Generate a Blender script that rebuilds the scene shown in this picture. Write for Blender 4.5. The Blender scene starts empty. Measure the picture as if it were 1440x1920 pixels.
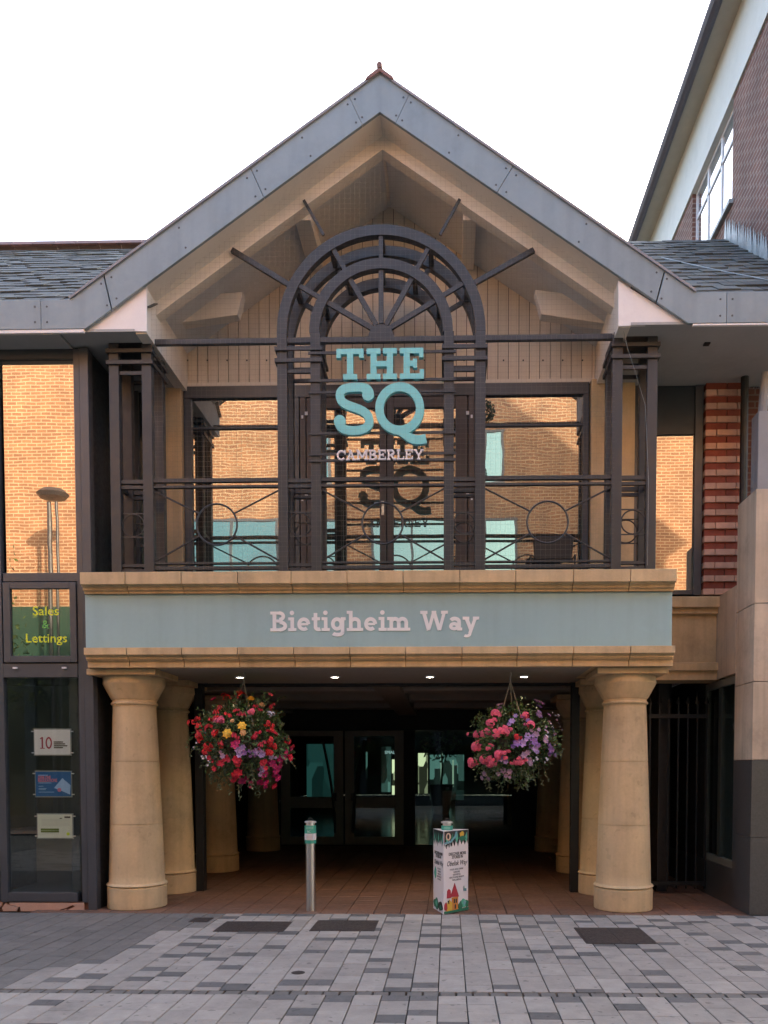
import bpy, math, random
from mathutils import Vector, Matrix
random.seed(7)
R = math.radians
scene = bpy.context.scene
col = scene.collection

# ------------------------------------------------------------------ camera
F = 1500.0                       # focal length in photo pixels (photo 1440 x 1920)
PSI, TH = R(1.35), R(2.3)        # small yaw to the left, small tilt down (rest is lens shift)
EYE = Vector((0, 0, 1.55))
VPX, VPY = 840.0, 1440.0
CXP = VPX - F * math.tan(PSI) / math.cos(TH)
CYP = VPY + F * math.tan(TH)
cam = bpy.data.cameras.new('camera')
cam.sensor_fit = 'AUTO'; cam.sensor_width = 36
cam.lens = F / 1920 * 36
cam.shift_x = (720 - CXP) / 1920
cam.shift_y = (CYP - 960) / 1920
cam.clip_start = 0.05; cam.clip_end = 2000
camo = bpy.data.objects.new('camera', cam); col.objects.link(camo)
camo.location = EYE; camo.rotation_euler = (R(90) - TH, 0, PSI)
scene.camera = camo
_f = Vector((-math.sin(PSI), math.cos(PSI), 0)); _r = Vector((math.cos(PSI), math.sin(PSI), 0)); _u = Vector((0, 0, 1))
_ff = _f * math.cos(TH) - _u * math.sin(TH); _uu = _u * math.cos(TH) + _f * math.sin(TH)
def W(px, py, Y):
    d = _r * ((px - CXP) / F) + _uu * ((CYP - py) / F) + _ff
    return EYE + d * (Y / d.y)
def WX(px, py, Y): return W(px, py, Y).x
def WZ(px, py, Y): return W(px, py, Y).z

# ------------------------------------------------------------------ light
SUN_AZ, SUN_EL = R(35.6), R(21)
world = bpy.data.worlds.new('World'); scene.world = world; world.use_nodes = True
nt = world.node_tree; nt.nodes.clear()
sky = nt.nodes.new('ShaderNodeTexSky'); sky.sky_type = 'NISHITA'; sky.sun_disc = False
sky.sun_elevation = SUN_EL; sky.sun_rotation = SUN_AZ; sky.air_density = 1.0; sky.dust_density = 8.0; sky.ozone_density = 1.0
bg = nt.nodes.new('ShaderNodeBackground'); bg.inputs['Strength'].default_value = 0.135
wo = nt.nodes.new('ShaderNodeOutputWorld')
nt.links.new(sky.outputs[0], bg.inputs[0]); nt.links.new(bg.outputs[0], wo.inputs[0])
sun = bpy.data.lights.new('sun', 'SUN'); sun.energy = 2.9; sun.angle = R(0.5); sun.color = (1.0, 0.82, 0.60)
suno = bpy.data.objects.new('sun', sun); col.objects.link(suno)
sdir = Vector((math.sin(SUN_AZ) * math.cos(SUN_EL), math.cos(SUN_AZ) * math.cos(SUN_EL), math.sin(SUN_EL)))
suno.rotation_euler = (-sdir).to_track_quat('-Z', 'Y').to_euler(); suno.location = sdir * 60
scene.view_settings.view_transform = 'Standard'; scene.view_settings.look = 'None'
scene.view_settings.gamma = 1.0; scene.view_settings.use_curve_mapping = False
scene.view_settings.exposure = 3.05
scene.cycles.max_bounces = 8; scene.cycles.diffuse_bounces = 4; scene.cycles.glossy_bounces = 5
scene.cycles.transparent_max_bounces = 12; scene.cycles.caustics_reflective = False; scene.cycles.caustics_refractive = False

# ------------------------------------------------------------------ materials
MATS = {}
def mat(name, c, rough=0.7, metal=0.0, var=0.0, island=0.0, obj=0.0, nscale=6.0, bump=0.0, bscale=40.0, c2=None, spec=0.5, stain=0.0, emit=None, estr=0.0, coat=0.0, streak=0.0, spots=0.0):
    if name in MATS: return MATS[name]
    m = bpy.data.materials.new(name); m.use_nodes = True; N = m.node_tree.nodes; L = m.node_tree.links
    b = N['Principled BSDF']
    b.inputs['Roughness'].default_value = rough; b.inputs['Metallic'].default_value = metal
    b.inputs['Specular IOR Level'].default_value = spec
    if coat: b.inputs['Coat Weight'].default_value = coat; b.inputs['Coat Roughness'].default_value = 0.08
    if emit:
        b.inputs['Emission Color'].default_value = (*emit, 1); b.inputs['Emission Strength'].default_value = estr
    rgb = N.new('ShaderNodeRGB'); rgb.outputs[0].default_value = (*c, 1); cur = rgb.outputs[0]
    geo = N.new('ShaderNodeNewGeometry')
    def noise(scale, detail=4, rough_=.6):
        n = N.new('ShaderNodeTexNoise'); n.inputs['Scale'].default_value = scale; n.inputs['Detail'].default_value = detail
        n.inputs['Roughness'].default_value = rough_
        L.new(geo.outputs['Position'], n.inputs['Vector']); return n.outputs['Fac']
    def ramp(src, lo, hi, a=0.0, bb=1.0):
        r = N.new('ShaderNodeMapRange'); r.inputs['From Min'].default_value = a; r.inputs['From Max'].default_value = bb
        r.inputs['To Min'].default_value = lo; r.inputs['To Max'].default_value = hi; L.new(src, r.inputs['Value']); return r.outputs['Result']
    def mulv(cur, fac):
        x = N.new('ShaderNodeMix'); x.data_type = 'RGBA'; x.blend_type = 'MULTIPLY'; x.inputs['Factor'].default_value = 1
        cb = N.new('ShaderNodeCombineColor'); 
        for i in range(3): L.new(fac, cb.inputs[i])
        L.new(cur, x.inputs['A']); L.new(cb.outputs[0], x.inputs['B']); return x.outputs['Result']
    if c2:
        x = N.new('ShaderNodeMix'); x.data_type = 'RGBA'; x.inputs['B'].default_value = (*c2, 1)
        L.new(cur, x.inputs['A']); L.new(ramp(noise(nscale * .7, 5), 0, 1, .38, .66), x.inputs['Factor']); cur = x.outputs['Result']
    if var: cur = mulv(cur, ramp(noise(nscale), 1 - var, 1 + var, .25, .75)); cur = mulv(cur, ramp(noise(nscale * 14, 3), 1 - var * .5, 1 + var * .5, .25, .75))
    if island: cur = mulv(cur, ramp(geo.outputs['Random Per Island'], 1 - island, 1 + island))
    if obj:
        oi = N.new('ShaderNodeObjectInfo'); cur = mulv(cur, ramp(oi.outputs['Random'], 1 - obj, 1 + obj))
    if stain:
        cur = mulv(cur, ramp(noise(1.7, 6, .75), 1.0, 1 - stain, .52, .72))
    if streak:                     # rain streaks: noise stretched along Z
        mp = N.new('ShaderNodeMapping'); mp.inputs['Scale'].default_value = (9, 9, .55); L.new(geo.outputs['Position'], mp.inputs['Vector'])
        n_ = N.new('ShaderNodeTexNoise'); n_.inputs['Scale'].default_value = 1.0; n_.inputs['Detail'].default_value = 6; L.new(mp.outputs[0], n_.inputs['Vector'])
        cur = mulv(cur, ramp(n_.outputs['Fac'], 1.04, 1 - streak, .45, .75))
    if spots:                      # chewing gum and drips
        cur = mulv(cur, ramp(noise(13, 1.5), 1.0, 1 - spots, .66, .70))
    L.new(cur, b.inputs['Base Color'])
    if var:
        L.new(ramp(noise(nscale * 3), max(0, rough - .1), min(1, rough + .1), .3, .7), b.inputs['Roughness'])
    if bump:
        bp = N.new('ShaderNodeBump'); bp.inputs['Strength'].default_value = bump; bp.inputs['Distance'].default_value = .01
        L.new(noise(bscale, 6), bp.inputs['Height']); L.new(bp.outputs[0], b.inputs['Normal'])
    MATS[name] = m; return m
def brickmat(name, c1, c2, cm, bw=.225, bh=.075, axis='XZ', rough=.85, mort=.01):
    m = bpy.data.materials.new(name); m.use_nodes = True; N = m.node_tree.nodes; L = m.node_tree.links; b = N['Principled BSDF']
    b.inputs['Roughness'].default_value = rough
    geo = N.new('ShaderNodeNewGeometry'); sp = N.new('ShaderNodeSeparateXYZ'); cb = N.new('ShaderNodeCombineXYZ')
    L.new(geo.outputs['Position'], sp.inputs[0]); L.new(sp.outputs[axis[0]], cb.inputs[0]); L.new(sp.outputs[axis[1]], cb.inputs[1])
    t = N.new('ShaderNodeTexBrick'); t.inputs['Scale'].default_value = 1; t.inputs['Brick Width'].default_value = bw; t.inputs['Row Height'].default_value = bh
    t.inputs['Mortar Size'].default_value = mort; t.inputs['Mortar Smooth'].default_value = .2
    t.inputs['Color1'].default_value = (*c1, 1); t.inputs['Color2'].default_value = (*c2, 1); t.inputs['Mortar'].default_value = (*cm, 1)
    L.new(cb.outputs[0], t.inputs[0])
    n = N.new('ShaderNodeTexNoise'); n.inputs['Scale'].default_value = 2; n.inputs['Detail'].default_value = 8; L.new(geo.outputs['Position'], n.inputs[0])
    mr = N.new('ShaderNodeMapRange'); mr.inputs['From Min'].default_value = .3; mr.inputs['From Max'].default_value = .7; mr.inputs['To Min'].default_value = .75; mr.inputs['To Max'].default_value = 1.2
    L.new(n.outputs[0], mr.inputs[0])
    x = N.new('ShaderNodeMix'); x.data_type = 'RGBA'; x.blend_type = 'MULTIPLY'; x.inputs['Factor'].default_value = 1
    cc = N.new('ShaderNodeCombineColor')
    for i in range(3): L.new(mr.outputs[0], cc.inputs[i])
    L.new(t.outputs['Color'], x.inputs['A']); L.new(cc.outputs[0], x.inputs['B']); L.new(x.outputs['Result'], b.inputs['Base Color'])
    bp = N.new('ShaderNodeBump'); bp.inputs['Strength'].default_value = .6; bp.inputs['Distance'].default_value = .008; bp.invert = True
    L.new(t.outputs['Fac'], bp.inputs['Height']); L.new(bp.outputs[0], b.inputs['Normal'])
    MATS[name] = m; return m
def glassmat(name, refl, tint, wave=0.0, wscale=1.2, clear=False, rough=0.0, body=(.01, .014, .016)):
    m = bpy.data.materials.new(name); m.use_nodes = True; N = m.node_tree.nodes; L = m.node_tree.links; N.clear()
    out = N.new('ShaderNodeOutputMaterial'); mix = N.new('ShaderNodeMixShader')
    g = N.new('ShaderNodeBsdfGlossy'); g.inputs['Color'].default_value = (*tint, 1); g.inputs['Roughness'].default_value = rough
    if clear:
        d = N.new('ShaderNodeBsdfTransparent'); d.inputs['Color'].default_value = (*body, 1)
    else:
        d = N.new('ShaderNodeBsdfPrincipled'); d.inputs['Base Color'].default_value = (*body, 1); d.inputs['Roughness'].default_value = .2
    lw = N.new('ShaderNodeLayerWeight'); lw.inputs['Blend'].default_value = .5
    pw = N.new('ShaderNodeMath'); pw.operation = 'POWER'; pw.inputs[1].default_value = 5.0
    mr = N.new('ShaderNodeMapRange'); mr.inputs['To Min'].default_value = refl; mr.inputs['To Max'].default_value = 1.0
    L.new(lw.outputs['Facing'], pw.inputs[0]); L.new(pw.outputs[0], mr.inputs[0]); L.new(mr.outputs[0], mix.inputs[0])
    L.new(d.outputs[0], mix.inputs[1]); L.new(g.outputs[0], mix.inputs[2]); L.new(mix.outputs[0], out.inputs[0])
    if wave:
        geo = N.new('ShaderNodeNewGeometry'); n = N.new('ShaderNodeTexNoise'); n.inputs['Scale'].default_value = wscale; n.inputs['Detail'].default_value = 1.5
        bp = N.new('ShaderNodeBump'); bp.inputs['Strength'].default_value = 1.0; bp.inputs['Distance'].default_value = wave
        L.new(geo.outputs['Position'], n.inputs[0]); L.new(n.outputs[0], bp.inputs['Height']); L.new(bp.outputs[0], g.inputs['Normal'])
    MATS[name] = m; return m

STONE = mat('sandstone', (.60, .44, .245), .85, var=.10, obj=.06, nscale=3, bump=.25, bscale=90, c2=(.56, .42, .25), stain=.2, streak=.18)
COLST = mat('column_stone', (.63, .475, .275), .82, var=.09, nscale=2.5, bump=.2, bscale=110, c2=(.58, .44, .265), stain=.22, streak=.16, spots=.12)
PIERST = mat('pier_stone', (.57, .475, .37), .8, var=.08, nscale=2, bump=.2, bscale=90, c2=(.47, .39, .30), stain=.28, streak=.28)
GRANITE = mat('granite', (.066, .065, .064), .35, var=.25, nscale=60, bump=.05, bscale=200, obj=.05)
FASCIA = mat('grey_cladding', (.215, .275, .31), .45, var=.06, nscale=2, obj=.07, stain=.12, spec=.45, streak=.10)
RIVET = mat('rivet', (.08, .09, .10), .5, metal=.5)
STEEL = mat('painted_steel', (.025, .028, .034), .45, var=.15, nscale=5, bump=.08, bscale=60, stain=.2)
BEIGE = mat('beige_paint', (.74, .70, .63), .6, var=.05, nscale=2, stain=.10)
BOARD = mat('board_paint', (.68, .62, .53), .6, var=.06, obj=.07, nscale=3, bump=.1, bscale=30, stain=.14)
GROOVE = mat('groove', (.10, .085, .075), .9)
WHITEP = mat('white_panel', (.76, .74, .73), .6, var=.04, nscale=3, stain=.08)
SOFFIT = mat('soffit_grey', (.36, .37, .37), .7, var=.06, nscale=2, stain=.12)
FRAME = mat('window_frame', (.065, .070, .082), .4, var=.10, nscale=4, spec=.5)
FRAMEB = mat('door_frame_brown', (.075, .058, .055), .45, var=.1, nscale=4)
DARKP = mat('dark_panel', (.020, .030, .042), .4, var=.1)
BLACK = mat('black_paint', (.012, .012, .013), .5, var=.1)
SLATE = mat('slate', (.085, .098, .105), .75, island=.45, var=.2, nscale=9, bump=.3, bscale=50, c2=(.11, .12, .10))
CLAY = mat('clay_tile', (.17, .095, .085), .8, var=.15, obj=.15, bump=.2)
SIGNP = mat('sign_panel', (.30, .455, .49), .5, var=.03, nscale=1.5, stain=.05, streak=.03)
LETTER = mat('letter_white', (.80, .82, .84), .5)
TEAL = mat('letter_teal', (.20, .60, .62), .4, var=.03)
LETGREY = mat('letter_silver', (.78, .76, .79), .4)
PAVL = mat('paver_light', (.31, .288, .262), .85, var=.12, obj=.13, island=.10, nscale=8, bump=.3, bscale=150, stain=.25, spots=.35)
PAVD = mat('paver_dark', (.125, .122, .120), .85, var=.14, obj=.16, island=.12, nscale=8, bump=.3, bscale=150, stain=.2, spots=.35)
PAVM = mat('paver_mid', (.150, .142, .132), .85, var=.14, obj=.10, island=.10, nscale=8, bump=.3, bscale=150, stain=.2, spots=.35)
JOINT = mat('joint_sand', (.045, .043, .040), .95, var=.2)
TILE = mat('terracotta_tile', (.18, .100, .068), .6, var=.14, obj=.10, island=.10, nscale=7, bump=.15, bscale=90, stain=.25)
COVER = mat('cover_iron', (.060, .048, .045), .65, metal=.3, var=.25, nscale=14, bump=.4, bscale=120)
STAINLESS = mat('stainless', (.60, .56, .53), .32, metal=1.0)
GREENW = mat('green_wrap', (.06, .36, .26), .4)
WHITEW = mat('white_print', (.78, .74, .75), .5)
INK = mat('ink_black', (.02, .02, .022), .6)
LIGHTBR = mat('brick_light', (.60, .37, .28), .85, var=.12, obj=.12, nscale=14, bump=.3, bscale=120)
REDBR = mat('brick_red', (.27, .062, .036), .8, var=.15, obj=.14, nscale=14, bump=.3, bscale=120)
MORTAR = mat('mortar', (.22, .12, .085), .95, var=.1)
ROPE = mat('chain', (.45, .40, .33), .6)
LEAF = mat('leaf', (.048, .098, .022), .55, island=.55, var=.1)
LEAF2 = mat('leaf_grey', (.095, .125, .065), .6, island=.4)
STEM = mat('stem', (.10, .10, .04), .7)
PALEG = mat('pale_green_paint', (.64, .655, .61), .6, var=.05, nscale=2, stain=.1)
WOODST = mat('gutter_plastic', (.10, .10, .13), .5, var=.1)
LEAD = mat('lead_flashing', (.30, .345, .36), .5, metal=.3, var=.25, nscale=12, obj=.15)
UPVC = mat('white_frame', (.75, .75, .78), .4)
LAMPON = mat('lamp_lit', (.9, .85, .75), .5, emit=(1, .88, .66), estr=6.0)
def glowmat(name, c, strength, scale):
    m = bpy.data.materials.new(name); m.use_nodes = True; N = m.node_tree.nodes; L = m.node_tree.links; b = N['Principled BSDF']
    b.inputs['Base Color'].default_value = (.1, .1, .1, 1); b.inputs['Emission Color'].default_value = (*c, 1)
    g = N.new('ShaderNodeNewGeometry'); mp = N.new('ShaderNodeMapping'); mp.inputs['Scale'].default_value = (scale, 1, scale * .45); L.new(g.outputs['Position'], mp.inputs[0])
    v = N.new('ShaderNodeTexVoronoi'); v.inputs['Scale'].default_value = 1; v.distance = 'CHEBYCHEV'; L.new(mp.outputs[0], v.inputs['Vector'])
    sp = N.new('ShaderNodeSeparateColor'); L.new(v.outputs['Color'], sp.inputs[0])
    r = N.new('ShaderNodeMapRange'); r.inputs['From Min'].default_value = .2; r.inputs['To Min'].default_value = .02 * strength; r.inputs['To Max'].default_value = strength; L.new(sp.outputs[0], r.inputs[0])
    L.new(r.outputs[0], b.inputs['Emission Strength']); MATS[name] = m; return m
SHOPLIT = glowmat('shop_lit', (1.0, .86, .52), .26, 3.0)
SHOPLIT2 = glowmat('shop_lit_green', (.45, .80, .70), .045, 2.2)
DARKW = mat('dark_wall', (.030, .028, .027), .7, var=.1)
CEILP = mat('ceiling_paint', (.30, .265, .225), .7, var=.06, stain=.1)
BRICKT = brickmat('tall_brick', (.19, .085, .062), (.13, .06, .047), (.28, .22, .19), axis='YZ')
BRICKO = brickmat('opposite_brick', (.29, .130, .058), (.21, .090, .042), (.40, .275, .165), axis='XZ', mort=.012)
BRICKN = brickmat('neighbour_brick', (.13, .05, .035), (.10, .036, .027), (.16, .12, .10), axis='XZ')
MIRROR = glassmat('reflective_glass', .29, (.95, .92, .88), wave=.0009, wscale=1.6)
MIRRORB = glassmat('balcony_glass', .24, (.88, .93, .95), wave=.0012, wscale=2.0, body=(.012, .016, .018))
MIRRORT = glassmat('teal_glass', .30, (.50, .84, .86), wave=.0006, wscale=1.0, body=(.02, .08, .09))
SHOPGL = glassmat('shop_glass', .06, (.9, .95, .95), clear=True, body=(.90, .94, .93))
DOORGL = glassmat('door_glass', .05, (.9, .95, .95), clear=True, body=(.66, .80, .78))

SHOPDK = glassmat('dark_shop_glass', .05, (.8, .9, .9), body=(.008, .014, .012))
# ------------------------------------------------------------------ helpers
WL = {}
class MB:
    def __init__(s): s.v = []; s.f = []
    def add(s, vs, fs):
        o = len(s.v); s.v += [tuple(v) for v in vs]; s.f += [tuple(i + o for i in f) for f in fs]; return s
    def box(s, x0, x1, y0, y1, z0, z1):
        if x0 > x1: x0, x1 = x1, x0
        if y0 > y1: y0, y1 = y1, y0
        if z0 > z1: z0, z1 = z1, z0
        return s.add([(x0, y0, z0), (x1, y0, z0), (x1, y1, z0), (x0, y1, z0), (x0, y0, z1), (x1, y0, z1), (x1, y1, z1), (x0, y1, z1)],
                     [(0, 3, 2, 1), (4, 5, 6, 7), (0, 1, 5, 4), (1, 2, 6, 5), (2, 3, 7, 6), (3, 0, 4, 7)])
    def prism(s, poly, y0, y1):                  # polygon in XZ, extruded along Y
        a = sum(poly[i][0] * poly[(i + 1) % len(poly)][1] - poly[(i + 1) % len(poly)][0] * poly[i][1] for i in range(len(poly)))
        if a < 0: poly = poly[::-1]
        n = len(poly)
        vs = [(x, y0, z) for x, z in poly] + [(x, y1, z) for x, z in poly]
        fs = [tuple(range(n)), tuple(range(2 * n - 1, n - 1, -1))] + [((i + 1) % n, i, n + i, n + (i + 1) % n) for i in range(n)]
        return s.add(vs, fs)
    def prismx(s, poly, x0, x1):                 # polygon in YZ, extruded along X
        a = sum(poly[i][0] * poly[(i + 1) % len(poly)][1] - poly[(i + 1) % len(poly)][0] * poly[i][1] for i in range(len(poly)))
        if a > 0: poly = poly[::-1]
        n = len(poly)
        vs = [(x0, y, z) for y, z in poly] + [(x1, y, z) for y, z in poly]
        fs = [tuple(range(n)), tuple(range(2 * n - 1, n - 1, -1))] + [((i + 1) % n, i, n + i, n + (i + 1) % n) for i in range(n)]
        return s.add(vs, fs)
    def hexa(s, p):                              # 8 corners: bottom 4, top 4 (box order)
        return s.add(p, [(0, 3, 2, 1), (4, 5, 6, 7), (0, 1, 5, 4), (1, 2, 6, 5), (2, 3, 7, 6), (3, 0, 4, 7)])
    def lathe(s, prof, cx, cy, n=48, cap=True):
        m = len(prof); vs = []; fs = []
        for i in range(n):
            a = 2 * math.pi * i / n; c, d = math.cos(a), math.sin(a)
            vs += [(cx + r * c, cy + r * d, z) for r, z in prof]
        for i in range(n):
            k = ((i + 1) % n) * m
            for j in range(m - 1): fs.append((i * m + j, k + j, k + j + 1, i * m + j + 1))
        if cap: fs.append(tuple(i * m for i in range(n))[::-1]); fs.append(tuple(i * m + m - 1 for i in range(n)))
        return s.add(vs, fs)
    def bar(s, a, b, w, h=None):                 # rectangular bar from a to b
        a, b = Vector(a), Vector(b); h = h or w; d = (b - a).normalized()
        up = Vector((0, 1, 0)) if abs(d.y) < .9 else Vector((1, 0, 0))
        u = d.cross(up).normalized(); v = u.cross(d).normalized()
        p = []
        for e in (a, b):
            p += [e - u * w / 2 - v * h / 2, e + u * w / 2 - v * h / 2, e + u * w / 2 + v * h / 2, e - u * w / 2 + v * h / 2]
        return s.hexa(p)
    def tube(s, pts, r, n=8, closed=False):
        pts = [Vector(p) for p in pts]; m = len(pts); vs = []; fs = []
        rr = r if isinstance(r, (list, tuple)) else [r] * m
        for i, p in enumerate(pts):
            if closed: d = pts[(i + 1) % m] - pts[i - 1]
            else: d = pts[min(i + 1, m - 1)] - pts[max(i - 1, 0)]
            d.normalize(); up = Vector((0, 1, 0)) if abs(d.y) < .95 else Vector((1, 0, 0))
            u = d.cross(up).normalized(); v = d.cross(u)
            vs += [p + (u * math.cos(2 * math.pi * k / n) + v * math.sin(2 * math.pi * k / n)) * rr[i] for k in range(n)]
        for i in range(m if closed else m - 1):
            j = (i + 1) % m
            for k in range(n): fs.append((i * n + k, i * n + (k + 1) % n, j * n + (k + 1) % n, j * n + k))
        if not closed: fs.append(tuple(range(n))[::-1]); fs.append(tuple((m - 1) * n + k for k in range(n)))
        return s.add(vs, fs)
    def arcbar(s, cx, cz, r0, r1, a0, a1, y0, y1, n=40):   # annular sector extruded along Y
        vs = []; fs = []
        for i in range(n + 1):
            a = a0 + (a1 - a0) * i / n; c, d = math.cos(a), math.sin(a)
            vs += [(cx + r0 * c, y0, cz + r0 * d), (cx + r1 * c, y0, cz + r1 * d), (cx + r1 * c, y1, cz + r1 * d), (cx + r0 * c, y1, cz + r0 * d)]
        for i in range(n):
            for k in range(4): fs.append((i * 4 + k, i * 4 + (k + 1) % 4, i * 4 + 4 + (k + 1) % 4, i * 4 + 4 + k))
        fs += [(0, 3, 2, 1), (n * 4, n * 4 + 1, n * 4 + 2, n * 4 + 3)]
        return s.add(vs, fs)
    def mesh(s, name, m, smooth=False):
        me = bpy.data.meshes.new(name); me.from_pydata(s.v, [], s.f); me.materials.append(m)
        if smooth: me.polygons.foreach_set('use_smooth', [True] * len(me.polygons))
        me.update(); return me
    def build(s, name, m, parent=None, bevel=0.0, smooth=False, label=None):
        import bmesh
        me = s.mesh(name, m, smooth)
        bm = bmesh.new(); bm.from_mesh(me); bmesh.ops.recalc_face_normals(bm, faces=bm.faces); bm.to_mesh(me); bm.free()
        o = bpy.data.objects.new(name, me); col.objects.link(o)
        if bevel:
            md = o.modifiers.new('bevel', 'BEVEL'); md.width = bevel; md.segments = 2; md.limit_method = 'ANGLE'; md.angle_limit = R(40)
        if smooth:
            md = o.modifiers.new('split', 'EDGE_SPLIT'); md.split_angle = R(35)
        attach(o, parent)
        if label: o['label'] = label
        return o
def attach(o, parent):
    if parent is not None:
        o.parent = parent; o.matrix_parent_inverse = Matrix.Translation(-WL.get(parent.name, Vector((0, 0, 0))))
def link(name, me, parent, loc, rot=(0, 0, 0), sc=(1, 1, 1)):
    o = bpy.data.objects.new(name, me); col.objects.link(o); attach(o, parent)
    o.location = loc; o.rotation_euler = rot; o.scale = sc; return o
def thing(name, label, cat, loc=(0, 0, 0), group=None):
    o = bpy.data.objects.new(name, None); col.objects.link(o); o.location = loc; o.empty_display_size = .2
    o['label'] = label; o['category'] = cat; WL[o.name] = Vector(loc)
    if group: o['group'] = group
    return o
def tag(o, label, cat, group=None):
    o['label'] = label; o['category'] = cat
    if group: o['group'] = group
    return o
def struct(o): o['kind'] = 'structure'; return o
def stuff(o): o['kind'] = 'stuff'; return o
def rbox(px0, px1, py0, py1, Y0, Y1):            # box whose front face (Y0) covers the photo rectangle
    a = W((px0 + px1) / 2, py0, Y0); b = W((px0 + px1) / 2, py1, Y0); pm = (py0 + py1) / 2
    return MB().box(WX(px0, pm, Y0), WX(px1, pm, Y0), Y0, Y1, b.z, a.z)
def text(name, s, size, m, parent, loc, rot=(R(90), 0, 0), align='CENTER', off=0.0, shear=0.0, width=None, ext=.0008):
    cu = bpy.data.curves.new(name, 'FONT'); cu.body = s; cu.size = size; cu.align_x = align; cu.align_y = 'CENTER'; cu.extrude = ext; cu.offset = off; cu.shear = shear
    cu.resolution_u = 3
    t = bpy.data.objects.new(name, cu); col.objects.link(t)
    dg = bpy.context.evaluated_depsgraph_get(); me = bpy.data.meshes.new_from_object(t.evaluated_get(dg))
    bpy.data.objects.remove(t); me.materials.clear(); me.materials.append(m)
    o = bpy.data.objects.new(name, me); col.objects.link(o); attach(o, parent)
    o.location = loc; o.rotation_euler = rot
    if width:
        xs = [v.co.x for v in me.vertices]; k = width / max(1e-6, max(xs) - min(xs)); o.scale = (k, 1, 1)
    return o

# slab-serif lettering, drawn as overlapping strokes (unit cap height)
def _rect(a, b, c, d): return [(a, b), (c, b), (c, d), (a, d)]
def _seg(p, q, w):
    dx, dy = q[0] - p[0], q[1] - p[1]; l = math.hypot(dx, dy); nx, ny = -dy / l * w / 2, dx / l * w / 2
    return [(p[0] + nx, p[1] + ny), (p[0] - nx, p[1] - ny), (q[0] - nx, q[1] - ny), (q[0] + nx, q[1] + ny)]
def _rib(pts, ws):
    l = []; r = []; n = len(pts)
    for i, p in enumerate(pts):
        a = pts[max(0, i - 1)]; b = pts[min(n - 1, i + 1)]; dx, dy = b[0] - a[0], b[1] - a[1]; d = math.hypot(dx, dy) or 1
        w = ws[i] if isinstance(ws, list) else ws
        l.append((p[0] - dy / d * w / 2, p[1] + dx / d * w / 2)); r.append((p[0] + dy / d * w / 2, p[1] - dx / d * w / 2))
    return ('rib', l, r)
def _arc(cx, cy, rx, ry, a0, a1, w, n=20):
    return _rib([(cx + rx * math.cos(R(a0 + (a1 - a0) * i / n)), cy + ry * math.sin(R(a0 + (a1 - a0) * i / n))) for i in range(n + 1)], w)
def _disc(cx, cy, r, n=14): return [(cx + r * math.cos(2 * math.pi * i / n), cy + r * math.sin(2 * math.pi * i / n)) for i in range(n)]
def _bez(ps, n=28):
    out = []
    for k in range(0, len(ps) - 1, 3):
        a, b, c, d = ps[k:k + 4]
        for i in range(n // (len(ps) // 3) + 1):
            t = i / (n // (len(ps) // 3)); u = 1 - t
            out.append(tuple(u**3 * a[j] + 3 * u*u*t * b[j] + 3*u*t*t * c[j] + t**3 * d[j] for j in (0, 1)))
    return [p for i, p in enumerate(out) if i == 0 or math.hypot(p[0] - out[i-1][0], p[1] - out[i-1][1]) > 1e-4]
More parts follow.
